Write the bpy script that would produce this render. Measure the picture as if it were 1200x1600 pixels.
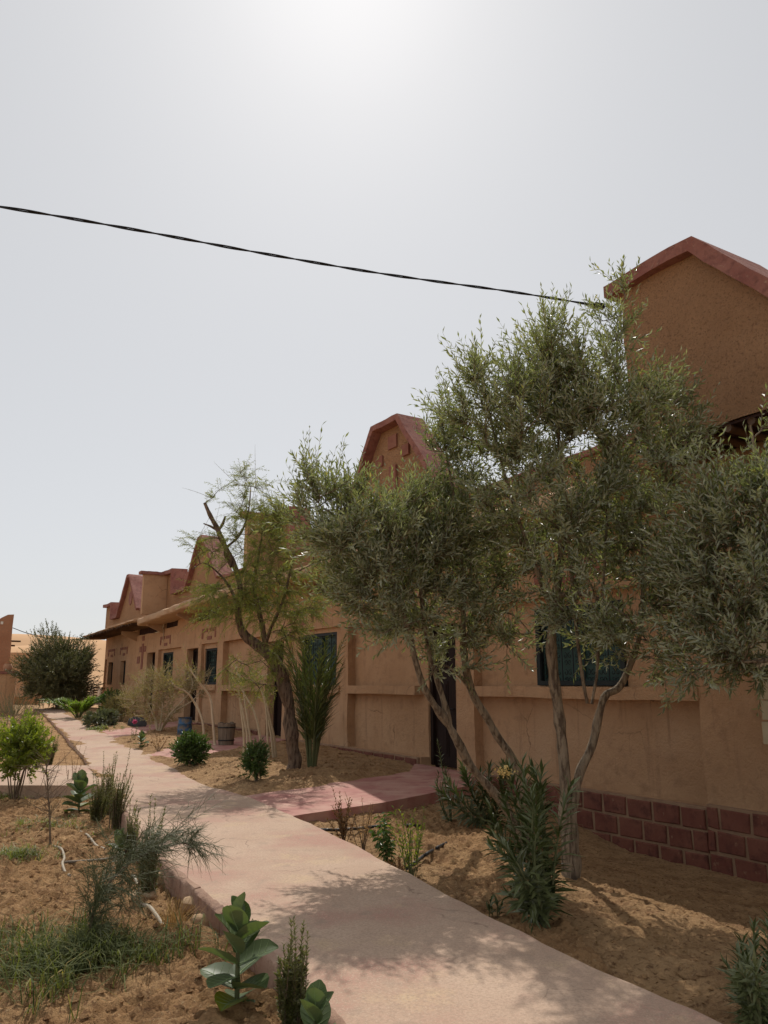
import bpy, math, random
import numpy as np
from mathutils import Vector, Matrix

for o in list(bpy.data.objects):
    bpy.data.objects.remove(o)
scene = bpy.context.scene
COL = scene.collection

# ------------------------------------------------------------------ camera
F_PX, CAM_H, Y_HOR = 1202.0, 1.40, 1068.0
PITCH = math.atan((Y_HOR - 800) / F_PX)
cam_data = bpy.data.cameras.new('camera')
cam = bpy.data.objects.new('camera', cam_data)
COL.objects.link(cam)
cam.location = (0, 0, CAM_H)
cam.rotation_euler = (math.radians(90) + PITCH, 0, 0)
cam_data.sensor_fit = 'VERTICAL'
cam_data.sensor_height = 36.0
cam_data.lens = 36.0 * F_PX / 1600.0
cam_data.clip_start = 0.05
cam_data.clip_end = 3000
scene.camera = cam
scene.render.resolution_x, scene.render.resolution_y = 768, 1024

# ------------------------------------------------------------------ sky and sun
SUN_EL, SUN_AZ = math.radians(50.0), math.radians(-3.5)     # azimuth measured from +Y towards +X
world = bpy.data.worlds.new('World')
scene.world = world
world.use_nodes = True
wn, wl = world.node_tree.nodes, world.node_tree.links
wn.clear()
sky = wn.new('ShaderNodeTexSky')
sky.sky_type = 'NISHITA'
sky.sun_disc = False
sky.sun_elevation = SUN_EL
sky.sun_rotation = SUN_AZ
sky.altitude = 300
sky.air_density = 1.0
sky.dust_density = 1.25
sky.ozone_density = 1.0
hs = wn.new('ShaderNodeHueSaturation')
hs.inputs['Saturation'].default_value = 0.38
bg = wn.new('ShaderNodeBackground')
bg.inputs['Strength'].default_value = 0.034
haze_bg = wn.new('ShaderNodeBackground')                    # even milky dust haze over the whole sky
haze_bg.inputs['Color'].default_value = (0.985, 0.99, 1.0, 1)
haze_bg.inputs['Strength'].default_value = 0.475
add = wn.new('ShaderNodeAddShader')
wo = wn.new('ShaderNodeOutputWorld')
wl.new(sky.outputs[0], hs.inputs['Color'])
wl.new(hs.outputs[0], bg.inputs['Color'])
wl.new(bg.outputs[0], add.inputs[0])
wl.new(haze_bg.outputs[0], add.inputs[1])
wl.new(add.outputs[0], wo.inputs['Surface'])

sun_data = bpy.data.lights.new('sun', 'SUN')
sun_data.energy = 3.4
sun_data.angle = math.radians(0.5)
sun_data.color = (1.0, 0.945, 0.86)
sun = bpy.data.objects.new('sun', sun_data)
COL.objects.link(sun)
sdir = Vector((math.sin(SUN_AZ) * math.cos(SUN_EL), math.cos(SUN_AZ) * math.cos(SUN_EL), math.sin(SUN_EL)))
sun.rotation_euler = sdir.to_track_quat('Z', 'Y').to_euler()
sun.location = sdir * 40
scene.view_settings.view_transform = 'Standard'
scene.view_settings.look = 'None'
scene.view_settings.exposure = 0.0
scene.view_settings.gamma = 1.0
scene.view_settings.use_curve_mapping = False

# ------------------------------------------------------------------ helpers
rng = np.random.default_rng(7)
random.seed(7)
SP, CP = math.sin(PITCH), math.cos(PITCH)

def level(Y):                                   # the path rises gently away from the camera
    return 0.017 * np.maximum(0.0, np.asarray(Y, float) - 13.0)

def ray(px, py):
    dx, dy = (px - 600) / F_PX, (800 - py) / F_PX
    return np.array([dx, CP - SP * dy, SP + CP * dy])

def at(px, py, Y):                              # the point at distance Y seen at a place of the photograph
    d = ray(px, py)
    return np.array([0, 0, CAM_H]) + d * (Y / d[1])

def gp(px, py, off=0.0):                        # the point on the ground (path level + off)
    d = ray(px, py)
    z = off
    for i in range(60):
        t = (z - CAM_H) / d[2]
        z = 0.7 * z + 0.3 * (float(level(d[1] * t)) + off)
    return np.array([d[0] * t, d[1] * t, z])

def unit(a):
    a = np.asarray(a, float)
    return a / np.maximum(np.linalg.norm(a, axis=-1, keepdims=True), 1e-9)

def vnoise(P, seed=0):                          # smooth value noise, P (...,3) -> (...)
    P = np.asarray(P, float)
    i = np.floor(P).astype(np.int64)
    f = P - i
    f = f * f * (3 - 2 * f)
    def h(a, b, c):
        n = (a * 374761393 + b * 668265263 + c * 2147483647 + seed * 974634777) & 0x7fffffff
        n = ((n ^ (n >> 13)) * 1274126177) & 0x7fffffff
        n = n ^ (n >> 16)
        return (n & 0xffff) / 65535.0
    r = 0
    for a in (0, 1):
        for b in (0, 1):
            for c in (0, 1):
                w = (f[..., 0] if a else 1 - f[..., 0]) * (f[..., 1] if b else 1 - f[..., 1]) * (f[..., 2] if c else 1 - f[..., 2])
                r = r + w * h(i[..., 0] + a, i[..., 1] + b, i[..., 2] + c)
    return r * 2 - 1

def n2(x, y, s, seed=0):
    return vnoise(np.stack([x * s, y * s, np.zeros_like(x)], -1), seed)

def sstep(a, b, x):
    t = np.clip((x - a) / (b - a), 0, 1)
    return t * t * (3 - 2 * t)

class MB:
    """collects triangles for ONE mesh object"""
    def __init__(self):
        self.v, self.t, self.m, self.n = [], [], [], 0
    def add(self, v, t, m=0):
        v = np.asarray(v, float).reshape(-1, 3)
        t = np.asarray(t, np.int64).reshape(-1, 3)
        self.v.append(v); self.t.append(t + self.n); self.m.append(np.full(len(t), m, np.int32))
        self.n += len(v)
    def quads(self, v, q, m=0):
        q = np.asarray(q, np.int64).reshape(-1, 4)
        self.add(v, np.concatenate([q[:, [0, 1, 2]], q[:, [0, 2, 3]]]), m)
    def box(self, c, s, m=0, R=None):
        c, s = np.array(c, float), np.array(s, float) / 2
        v = np.array([[x, y, z] for x in (-1, 1) for y in (-1, 1) for z in (-1, 1)], float) * s
        if R is not None:
            v = v @ np.array(R).T
        self.quads(v + c, [[0, 1, 3, 2], [4, 6, 7, 5], [0, 4, 5, 1], [2, 3, 7, 6], [0, 2, 6, 4], [1, 5, 7, 3]], m)
    def tube(self, pts, rad, sides=6, m=0, cap=True):
        P = np.asarray(pts, float)[None]
        R = np.broadcast_to(np.asarray(rad, float), (P.shape[1],))[None]
        self.tubes(P, R, sides, m)
        if cap:
            K = P.shape[1]
            b = self.n - K * sides
            for k, rev in ((0, True), (K - 1, False)):
                ring = [b + k * sides + i for i in range(sides)]
                f = [[ring[0], ring[i], ring[i + 1]] for i in range(1, sides - 1)]
                if rev:
                    f = [x[::-1] for x in f]
                self.t.append(np.array(f, np.int64)); self.m.append(np.full(len(f), m, np.int32))
    def tubes(self, P, R, sides=3, m=0):
        N, K, _ = P.shape
        T = np.zeros_like(P)
        T[:, 1:-1] = P[:, 2:] - P[:, :-2]; T[:, 0] = P[:, 1] - P[:, 0]; T[:, -1] = P[:, -1] - P[:, -2]
        T = unit(T)
        ref = np.where(np.abs(T[:, :1, 2:3]) > 0.85, np.array([1.0, 0, 0]), np.array([0, 0, 1.0]))
        ref = np.broadcast_to(ref, T.shape)
        A = unit(np.cross(T, ref)); B = np.cross(T, A)
        th = np.arange(sides) * 2 * math.pi / sides
        ring = A[:, :, None] * np.cos(th)[None, None, :, None] + B[:, :, None] * np.sin(th)[None, None, :, None]
        V = P[:, :, None] + ring * R[:, :, None, None]
        idx = np.arange(N * K * sides).reshape(N, K, sides)
        a = idx[:, :-1]; b = idx[:, 1:]
        q = np.stack([a, b, np.roll(b, -1, 2), np.roll(a, -1, 2)], -1).reshape(-1, 4)
        self.quads(V.reshape(-1, 3), q, m)
    def build(self, name, mats, parent=None, smooth=True, sharp=None, loc=None):
        v = np.concatenate(self.v); t = np.concatenate(self.t); mi = np.concatenate(self.m)
        me = bpy.data.meshes.new(name)
        me.vertices.add(len(v)); me.vertices.foreach_set('co', v.astype(np.float32).ravel())
        me.loops.add(len(t) * 3); me.loops.foreach_set('vertex_index', t.astype(np.int32).ravel())
        me.polygons.add(len(t))
        me.polygons.foreach_set('loop_start', np.arange(0, len(t) * 3, 3, dtype=np.int32))
        me.polygons.foreach_set('material_index', mi)
        me.polygons.foreach_set('use_smooth', np.full(len(t), smooth, bool))
        if not isinstance(mats, (list, tuple)):
            mats = [mats]
        for m in mats:
            me.materials.append(m)
        me.update(calc_edges=True)
        me.validate()
        if sharp is not None:
            me.set_sharp_from_angle(angle=math.radians(sharp))
        o = bpy.data.objects.new(name, me)
        COL.objects.link(o)
        if loc is not None:
            o.location = loc
        if parent is not None:
            o.parent = parent
        return o

def tag(o, label, cat, group=None, kind=None):
    o['label'] = label; o['category'] = cat
    if group: o['group'] = group
    if kind: o['kind'] = kind
    return o

def thing(name, label, cat, loc=(0, 0, 0), rz=0.0, group=None):
    e = bpy.data.objects.new(name, None)
    e.empty_display_size = 0.2
    COL.objects.link(e)
    e.location = tuple(float(c) for c in loc); e.rotation_euler = (0, 0, rz)
    return tag(e, label, cat, group)

def struct(o):
    o['kind'] = 'structure'
    return o

def smooth_line(pts, n=6):                      # Catmull-Rom through the points (any number of columns)
    P = np.asarray(pts, float)
    P = np.vstack([2 * P[0] - P[1], P, 2 * P[-1] - P[-2]])
    out = []
    for i in range(1, len(P) - 2):
        for k in range(n):
            t = k / n
            out.append(0.5 * (2 * P[i] + (P[i + 1] - P[i - 1]) * t + (2 * P[i - 1] - 5 * P[i] + 4 * P[i + 1] - P[i + 2]) * t * t
                              + (3 * P[i] - P[i - 1] - 3 * P[i + 1] + P[i + 2]) * t ** 3))
    out.append(P[-2])
    return np.array(out)

# ------------------------------------------------------------------ leaves and shoots
def leaves(mb, pos, d, nrm, L, W, m=0, curl=0.12, fold=0.25, wide=0.45, simple=False):
    d = unit(d); side = unit(np.cross(d, nrm)); nrm = np.cross(side, d)
    L = np.asarray(L, float)[:, None]; W = np.asarray(W, float)[:, None]
    mid = pos + d * L * wide
    v = np.stack([pos, mid + side * W / 2 + nrm * W * fold, mid - side * W / 2 + nrm * W * fold, pos + d * L - nrm * curl * L, mid], 1)
    N = len(pos)
    if simple:
        t = np.array([[0, 2, 3], [0, 3, 1]])
        mb.add(v[:, :4].reshape(-1, 3), (t[None] + (np.arange(N) * 4)[:, None, None]).reshape(-1, 3), m)
        return
    t = np.array([[0, 4, 1], [1, 4, 3], [0, 2, 4], [2, 3, 4]])
    mb.add(v.reshape(-1, 3), (t[None] + (np.arange(N) * 5)[:, None, None]).reshape(-1, 3), m)

def shoots(mb, S, D, Ln, nl, leafL, leafW, ang=0.75, up=0.1, t0=0.08, twig=0.003, tm=1, lm=0, curl=0.12, jit=0.25, taper=0.35, droop=0.0, opp=True, simple=False):
    """N straight-ish shoots with nl leaves each; lm leaf material slot, tm twig slot"""
    S = np.asarray(S, float); D = unit(D); N = len(S); Ln = np.broadcast_to(np.asarray(Ln, float), (N,))
    Z = np.array([0, 0, 1.0])
    tt = np.linspace(0, 1, 4)
    bend = rng.normal(0, 0.10, (N, 3))
    def pt(t):
        t = np.asarray(t)[..., None]
        return S[:, None] + Ln[:, None, None] * (D[:, None] * t + (Z * up + bend[:, None]) * t * t)
    if twig > 0:
        mb.tubes(pt(np.broadcast_to(tt, (N, 4))), np.broadcast_to(twig * np.array([1, .8, .6, .3]), (N, 4)), 3, tm)
    k = np.arange(nl)
    base = (k // 2 if opp else k) / max(1, (nl // 2 if opp else nl))
    t = np.clip(t0 + (1 - t0) * base[None] + rng.uniform(-.02, .02, (N, nl)), 0, 1)
    P = pt(t)
    T = unit(D[:, None] + 2 * t[..., None] * (Z * up + bend[:, None]))
    ref = np.where(np.abs(D[:, 2:3]) > 0.9, np.array([1.0, 0, 0]), Z)
    A = unit(np.cross(T, ref[:, None])); B = np.cross(T, A)
    if opp:
        ph = (k // 2) * (math.pi / 2) + (k % 2) * math.pi
    else:
        ph = k * 2.4
    ph = ph[None] + rng.uniform(0, 6.28, (N, 1)) + rng.normal(0, jit, (N, nl))
    R = A * np.cos(ph)[..., None] + B * np.sin(ph)[..., None]
    a = ang * (1 - taper * t) + rng.normal(0, 0.18, (N, nl))
    dl = T * np.cos(a)[..., None] + R * np.sin(a)[..., None] - Z * droop
    nr = T * np.sin(a)[..., None] - R * np.cos(a)[..., None]
    nr = nr + rng.normal(0, 0.35, nr.shape)
    sz = rng.uniform(0.7, 1.15, (N, nl)) * (1 - 0.35 * np.abs(t - 0.45))
    leaves(mb, P.reshape(-1, 3), dl.reshape(-1, 3), nr.reshape(-1, 3), (leafL * sz).ravel(), (leafW * sz).ravel(), lm, curl, simple=simple)

def blob_points(blobs, n):
    w = np.array([b[1][0] * b[1][1] * b[1][2] * (b[2] if len(b) > 2 else 1) for b in blobs]); w = w ** 0.8
    idx = rng.choice(len(blobs), n, p=w / w.sum())
    u = unit(rng.normal(0, 1, (n, 3))); r = rng.uniform(0, 1, n) ** 0.42
    c = np.array([b[0] for b in blobs])[idx]; s = np.array([b[1] for b in blobs])[idx]
    return c + u * r[:, None] * s, c

def grow(limbs, blobs, n_branch, r0=0.012, sides=5, bark=None):
    """secondary branches from the limbs to points spread through the crown"""
    nodes = np.concatenate([smooth_line(np.array(l)[:, :3], 6)[3:] for l in limbs])
    A, C = blob_points(blobs, n_branch)
    order = np.argsort([np.min(np.linalg.norm(nodes - a, axis=1)) for a in A])
    out, outd = [], []
    for i in order:
        a = A[i]
        dv = a - nodes
        dist = np.linalg.norm(dv, axis=1)
        cost = dist + 0.9 * np.maximum(0, nodes[:, 2] - a[2] + 0.1 * dist)
        j = int(np.argmin(cost))
        s = nodes[j]; L = dist[j]
        mid = (s + a) / 2 + rng.normal(0, 0.10, 3) * L + np.array([0, 0, 0.06 * L])
        t = np.linspace(0, 1, 7)[:, None]
        pts = (1 - t) ** 2 * s + 2 * t * (1 - t) * mid + t * t * a
        out.append(pts)
        nodes = np.concatenate([nodes, pts[2:]])
    P = np.array(out)
    Ls = np.linalg.norm(P[:, -1] - P[:, 0], axis=1)
    rr = np.clip(0.006 + 0.009 * Ls, 0.005, r0 * 1.6)
    R = rr[:, None] * np.linspace(1, 0.3, 7)[None]
    bark.tubes(P, R, sides, 0)
    return P

def crown_shoots(mb, P, blobs, per, Ln, nl, leafL, leafW, upw=0.5, outw=0.5, **kw):
    N = len(P)
    t = rng.uniform(0.15, 1.0, (N, per)); t[:, 0] = 1.0
    f = t * 6; i = np.minimum(f.astype(int), 5); f = f - i
    r = np.arange(N)[:, None]
    S = P[r, i] * (1 - f[..., None]) + P[r, i + 1] * f[..., None]
    T = unit(P[r, i + 1] - P[r, i])
    cen = np.mean([b[0] for b in blobs], axis=0)
    out = unit(S - cen)
    D = T * 0.55 + out * outw + np.array([0, 0, upw]) + rng.normal(0, 0.42, S.shape)
    shoots(mb, S.reshape(-1, 3), D.reshape(-1, 3), rng.uniform(Ln[0], Ln[1], N * per), nl, leafL, leafW, **kw)

# ------------------------------------------------------------------ materials
def newmat(name):
    m = bpy.data.materials.new(name)
    m.use_nodes = True
    nt = m.node_tree
    nt.nodes.clear()
    out = nt.nodes.new('ShaderNodeOutputMaterial')
    b = nt.nodes.new('ShaderNodeBsdfPrincipled')
    nt.links.new(b.outputs[0], out.inputs['Surface'])
    return m, nt, b, out

def node(nt, t, **kw):
    n = nt.nodes.new(t)
    for k, v in kw.items():
        if k in n.inputs.keys():
            n.inputs[k].default_value = v
        else:
            setattr(n, k, v)
    return n

def noise_fac(nt, co, scale, detail=5, rough=0.6, lo=0.35, hi=0.65, distortion=0.0, stretch=None):
    src = co
    if stretch:
        mp = node(nt, 'ShaderNodeMapping'); mp.inputs['Scale'].default_value = stretch
        nt.links.new(co, mp.inputs['Vector']); src = mp.outputs[0]
    n = node(nt, 'ShaderNodeTexNoise', Scale=scale, Detail=detail, Roughness=rough, Distortion=distortion)
    nt.links.new(src, n.inputs['Vector'])
    r = node(nt, 'ShaderNodeMapRange')
    r.inputs['From Min'].default_value = lo; r.inputs['From Max'].default_value = hi
    nt.links.new(n.outputs[0], r.inputs['Value'])
    return r.outputs[0], n.outputs[0]

def mixc(nt, fac, a, b):
    m = node(nt, 'ShaderNodeMix', data_type='RGBA')
    nt.links.new(fac, m.inputs[0])
    for s, c in ((6, a), (7, b)):
        if isinstance(c, tuple):
            m.inputs[s].default_value = (*c, 1)
        else:
            nt.links.new(c, m.inputs[s])
    return m.outputs[2]

def rough_mat(name, cols, scales, rough=0.9, bumps=((40, 0.3, 0.01),), stretch=None, spec=0.25, bstretch=None):
    """cols = list of colours mixed by noises of the given scales; bumps = (scale, strength, distance)"""
    m, nt, b, out = newmat(name)
    tc = node(nt, 'ShaderNodeTexCoord')
    co = tc.outputs['Object']
    c = cols[0]
    for col, sc in zip(cols[1:], scales):
        lo, hi = (0.35, 0.65)
        if isinstance(sc, tuple):
            sc, lo, hi = sc
        f, _ = noise_fac(nt, co, sc, lo=lo, hi=hi, stretch=stretch)
        c = mixc(nt, f, c, col)
    if isinstance(c, tuple):
        b.inputs['Base Color'].default_value = (*c, 1)
    else:
        nt.links.new(c, b.inputs['Base Color'])
    b.inputs['Roughness'].default_value = rough
    b.inputs['Specular IOR Level'].default_value = spec
    prev = None
    for sc, st, di in bumps:
        _, raw = noise_fac(nt, co, sc, detail=6, rough=0.65, stretch=bstretch)
        bu = node(nt, 'ShaderNodeBump', Strength=st, Distance=di)
        nt.links.new(raw, bu.inputs['Height'])
        if prev is not None:
            nt.links.new(prev, bu.inputs['Normal'])
        prev = bu.outputs[0]
    if prev is not None:
        nt.links.new(prev, b.inputs['Normal'])
    return m

def leaf_mat(name, c1, c2, under, rough=0.42, trans=0.30, spec=0.5, yellow=None, tcol=None):
    if 'petal' not in name and 'olive' not in name:
        warm = lambda c: (c[0] * 1.12, c[1] * 1.02, c[2] * 0.78) if c else c
        c1, c2, under, yellow = warm(c1), warm(c2), warm(under), warm(yellow)
    m, nt, b, out = newmat(name)
    g = node(nt, 'ShaderNodeNewGeometry')
    r = node(nt, 'ShaderNodeValToRGB')
    r.color_ramp.elements[0].color = (*c1, 1); r.color_ramp.elements[1].color = (*c2, 1)
    if yellow:
        r.color_ramp.elements[1].position = 0.93
        e = r.color_ramp.elements.new(1.0); e.color = (*yellow, 1)
    nt.links.new(g.outputs['Random Per Island'], r.inputs[0])
    c = mixc(nt, g.outputs['Backfacing'], r.outputs[0], under)
    nt.links.new(c, b.inputs['Base Color'])
    b.inputs['Roughness'].default_value = rough
    b.inputs['Specular IOR Level'].default_value = spec
    tr = node(nt, 'ShaderNodeBsdfTranslucent')
    tm = node(nt, 'ShaderNodeMix', data_type='RGBA', blend_type='MULTIPLY')
    tm.inputs[0].default_value = 1.0
    nt.links.new(r.outputs[0], tm.inputs[6]); tm.inputs[7].default_value = (*(tcol or (1.9, 2.0, 0.9)), 1)
    nt.links.new(tm.outputs[2], tr.inputs['Color'])
    mx = node(nt, 'ShaderNodeMixShader'); mx.inputs[0].default_value = trans
    nt.links.new(b.outputs[0], mx.inputs[1]); nt.links.new(tr.outputs[0], mx.inputs[2])
    nt.links.new(mx.outputs[0], out.inputs['Surface'])
    return m

M = {}
M['plaster'] = rough_mat('adobe_plaster', [(0.465, 0.275, 0.152), (0.54, 0.33, 0.188), (0.37, 0.215, 0.12), (0.53, 0.335, 0.20), (0.32, 0.185, 0.105)], [1.3, (5.0, 0.52, 0.75), (0.7, 0.52, 0.7), (55, 0.66, 0.76)],
                         bumps=((5, 0.5, 0.08), (30, 0.7, 0.025), (120, 0.6, 0.008)))
M['plaster_rough'] = rough_mat('straw_plaster', [(0.455, 0.255, 0.136), (0.52, 0.295, 0.158), (0.31, 0.17, 0.093)], [1.6, (38.0, 0.53, 0.66)],
                         bumps=((6, 0.6, 0.12), (22, 1.0, 0.07), (70, 1.0, 0.025)))
M['canopy'] = rough_mat('sandy_plaster', [(0.46, 0.30, 0.175), (0.40, 0.25, 0.15)], [2.5], bumps=((14, 0.5, 0.04), (60, 0.6, 0.01)))
M['red'] = rough_mat('brick_red_paint', [(0.235, 0.092, 0.074), (0.31, 0.145, 0.112), (0.17, 0.07, 0.058), (0.38, 0.24, 0.17)], [3.0, (11, 0.5, 0.7), (17, 0.62, 0.75)],
                     bumps=((25, 0.5, 0.02), (110, 0.4, 0.005)))
M['brickred'] = rough_mat('painted_block', [(0.150, 0.050, 0.035), (0.205, 0.080, 0.053), (0.10, 0.038, 0.028), (0.27, 0.15, 0.095)], [2.5, (9, 0.5, 0.7), (14, 0.62, 0.75)],
                     bumps=((25, 0.4, 0.015), (110, 0.4, 0.004)))
M['relief'] = rough_mat('faded_relief_paint', [(0.23, 0.095, 0.068), (0.28, 0.13, 0.09)], [5], bumps=((40, 0.4, 0.01),))
M['mortar'] = rough_mat('plinth_mortar', [(0.32, 0.205, 0.125), (0.25, 0.15, 0.095)], [6], bumps=((50, 0.6, 0.01),))
M['cream'] = rough_mat('cream_stone', [(0.50, 0.42, 0.28), (0.43, 0.35, 0.23)], [4], bumps=((35, 0.4, 0.01),))
M['path'] = rough_mat('worn_path_concrete', [(0.435, 0.29, 0.207), (0.50, 0.355, 0.26), (0.40, 0.205, 0.16), (0.52, 0.37, 0.235), (0.31, 0.225, 0.17), (0.36, 0.25, 0.18), (0.53, 0.40, 0.30), (0.25, 0.17, 0.13)],
                      [1.4, (0.9, 0.48, 0.64), (2.0, 0.56, 0.68), (6, 0.56, 0.74), (60, 0.42, 0.68), (130, 0.52, 0.72), (36, 0.68, 0.76)], rough=0.85, bumps=((2.2, 0.35, 0.04), (24, 0.4, 0.012), (150, 0.5, 0.004)))
def add_cracks(m, scale, width, col):
    nt = m.node_tree; b = [n for n in nt.nodes if n.type == 'BSDF_PRINCIPLED'][0]
    tc = node(nt, 'ShaderNodeTexCoord'); nz = node(nt, 'ShaderNodeTexNoise', Scale=3.0, Detail=5)
    nt.links.new(tc.outputs['Object'], nz.inputs['Vector'])
    ad = node(nt, 'ShaderNodeVectorMath', operation='MULTIPLY_ADD'); nt.links.new(nz.outputs['Color'], ad.inputs[0]); ad.inputs[1].default_value = (.35, .35, .35); nt.links.new(tc.outputs['Object'], ad.inputs[2])
    v = node(nt, 'ShaderNodeTexVoronoi', feature='DISTANCE_TO_EDGE', Scale=scale); nt.links.new(ad.outputs[0], v.inputs['Vector'])
    r = node(nt, 'ShaderNodeMapRange'); r.inputs['From Min'].default_value = 0; r.inputs['From Max'].default_value = width; r.inputs['To Min'].default_value = 1; r.inputs['To Max'].default_value = 0
    nt.links.new(v.outputs[0], r.inputs['Value'])
    f2, _ = noise_fac(nt, tc.outputs['Object'], 1.1, lo=.5, hi=.62)
    mu = node(nt, 'ShaderNodeMath', operation='MULTIPLY'); nt.links.new(r.outputs[0], mu.inputs[0]); nt.links.new(f2, mu.inputs[1])
    src = b.inputs['Base Color'].links[0].from_socket
    nt.links.new(mixc(nt, mu.outputs[0], src, col), b.inputs['Base Color'])
def add_streaks(m, col, scale=2.2, lo=.56, hi=.80):
    nt = m.node_tree; b = [n for n in nt.nodes if n.type == 'BSDF_PRINCIPLED'][0]
    tc = node(nt, 'ShaderNodeTexCoord')
    f, _ = noise_fac(nt, tc.outputs['Object'], scale, detail=7, rough=.7, lo=lo, hi=hi, stretch=(3.0, 3.0, 0.22))
    src = b.inputs['Base Color'].links[0].from_socket
    nt.links.new(mixc(nt, f, src, col), b.inputs['Base Color'])
add_streaks(M['plaster'], (0.27, 0.15, 0.085))
add_cracks(M['path'], 0.9, 0.006, (0.20, 0.13, 0.095))
add_cracks(M['plaster'], 0.7, 0.008, (0.22, 0.125, 0.07))
M['redpath'] = rough_mat('pink_path_paint', [(0.38, 0.165, 0.14), (0.48, 0.29, 0.225), (0.31, 0.12, 0.105)],
                      [1.6, (3.5, 0.5, 0.7)], rough=0.8, bumps=((4, 0.25, 0.03), (40, 0.3, 0.008), (190, 0.3, 0.003)))
M['kerb'] = rough_mat('kerb_concrete', [(0.31, 0.185, 0.13), (0.38, 0.25, 0.18), (0.22, 0.13, 0.095)], [3.0, (8, 0.5, 0.7)],
                      bumps=((14, 0.6, 0.03), (70, 0.6, 0.008)))
M['soil'] = rough_mat('sandy_soil', [(0.43, 0.245, 0.115), (0.52, 0.32, 0.16), (0.30, 0.165, 0.08), (0.21, 0.112, 0.057), (0.56, 0.38, 0.21)],
                      [1.5, (3.5, 0.46, 0.68), (26, 0.52, 0.68), (60, 0.56, 0.72)], rough=0.95, spec=0.1, bumps=((18, 1.0, 0.06), (70, 1.0, 0.02), (220, 0.8, 0.006)))
M['bedsoil'] = rough_mat('pale_sandy_soil', [(0.43, 0.26, 0.128), (0.50, 0.315, 0.165), (0.30, 0.17, 0.085), (0.20, 0.11, 0.058), (0.53, 0.36, 0.20)],
                      [1.5, (3.5, 0.46, 0.68), (26, 0.52, 0.68), (60, 0.56, 0.72)], rough=0.95, spec=0.1, bumps=((18, 1.0, 0.06), (70, 1.0, 0.02), (220, 0.8, 0.006)))
M['sand'] = rough_mat('dune_sand', [(0.56, 0.34, 0.185), (0.60, 0.38, 0.22)], [0.05], rough=0.95, spec=0.1, bumps=((0.4, 0.3, 0.3),))
M['ground'] = rough_mat('desert_ground', [(0.44, 0.27, 0.14), (0.50, 0.33, 0.19)], [0.3], rough=0.95, spec=0.1, bumps=((6, 0.5, 0.05),))
M['darkwood'] = rough_mat('dark_door_wood', [(0.016, 0.009, 0.007), (0.026, 0.013, 0.010)], [6], rough=0.7, spec=0.15, stretch=(8, 8, 0.6), bumps=((30, 0.2, 0.004),))
M['timber'] = rough_mat('old_timber', [(0.09, 0.05, 0.03), (0.14, 0.085, 0.05)], [5], rough=0.9, bumps=((40, 0.6, 0.01),))
M['void'] = rough_mat('dark_shade_brown', [(0.05, 0.022, 0.017), (0.035, 0.016, 0.013)], [5], rough=0.9)  # dark brown; carries painted shade in the canopy slots and near soffit
M['teal'] = rough_mat('teal_window_paint', [(0.022, 0.055, 0.048), (0.032, 0.075, 0.064)], [5], rough=0.55, spec=0.3, bumps=((60, 0.2, 0.003),))
M['navy'] = rough_mat('dark_blue_frame', [(0.014, 0.018, 0.019), (0.022, 0.028, 0.028)], [5], rough=0.6, spec=0.2)
M['iron'] = rough_mat('wrought_iron', [(0.012, 0.013, 0.014)], [], rough=0.5)
M['olivebark'] = rough_mat('olive_bark', [(0.31, 0.24, 0.165), (0.42, 0.335, 0.24), (0.14, 0.10, 0.07)], [5, (9, 0.46, 0.62)], stretch=(3, 3, 0.7),
                      bumps=((11, 1.0, 0.05), (50, 0.9, 0.014)), bstretch=(3.5, 3.5, 0.5))
M['bark'] = rough_mat('furrowed_bark', [(0.165, 0.108, 0.072), (0.235, 0.165, 0.115), (0.075, 0.048, 0.034)], [4, (9, 0.45, 0.62)], stretch=(3.5, 3.5, 0.6),
                      bumps=((9, 1.0, 0.05), (40, 0.8, 0.012)), bstretch=(3.5, 3.5, 0.5))
M['palestem'] = rough_mat('pale_stem', [(0.48, 0.38, 0.25), (0.56, 0.46, 0.32)], [8], bumps=((50, 0.4, 0.004),))
M['twig'] = rough_mat('brown_twig', [(0.13, 0.09, 0.06), (0.19, 0.14, 0.09)], [9], bumps=())
M['greenstem'] = rough_mat('green_stem', [(0.10, 0.12, 0.05), (0.14, 0.14, 0.065)], [9], bumps=())
M['drystraw'] = leaf_mat('dry_straw', (0.30, 0.20, 0.10), (0.44, 0.32, 0.17), (0.36, 0.25, 0.13), rough=0.8, trans=0.2, spec=0.1, tcol=(1.1, 1.0, 0.8))
M['olive'] = leaf_mat('olive_leaf', (0.095, 0.112, 0.055), (0.22, 0.240, 0.130), (0.36, 0.38, 0.28), rough=0.40, trans=0.34, spec=0.45, yellow=(0.30, 0.26, 0.10))
M['feather'] = leaf_mat('feathery_leaf', (0.095, 0.130, 0.045), (0.175, 0.210, 0.075), (0.16, 0.19, 0.08), rough=0.5, trans=0.45, yellow=(0.30, 0.24, 0.07))
M['paleleaf'] = leaf_mat('pale_leaf', (0.14, 0.15, 0.055), (0.24, 0.22, 0.10), (0.22, 0.21, 0.12), rough=0.5, trans=0.3, yellow=(0.34, 0.24, 0.10))
M['oleander'] = leaf_mat('oleander_leaf', (0.034, 0.056, 0.024), (0.070, 0.100, 0.044), (0.11, 0.135, 0.07), rough=0.36, trans=0.16, spec=0.6)
M['bushleaf'] = leaf_mat('bush_leaf', (0.035, 0.075, 0.020), (0.065, 0.125, 0.032), (0.07, 0.12, 0.045), rough=0.38, trans=0.3)
M['citrus'] = leaf_mat('citrus_leaf', (0.09, 0.14, 0.025), (0.20, 0.25, 0.04), (0.14, 0.19, 0.05), rough=0.4, trans=0.4)
M['darkbush'] = leaf_mat('dark_bush_leaf', (0.045, 0.060, 0.028), (0.085, 0.10, 0.045), (0.13, 0.14, 0.085), rough=0.42, trans=0.2)
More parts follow.
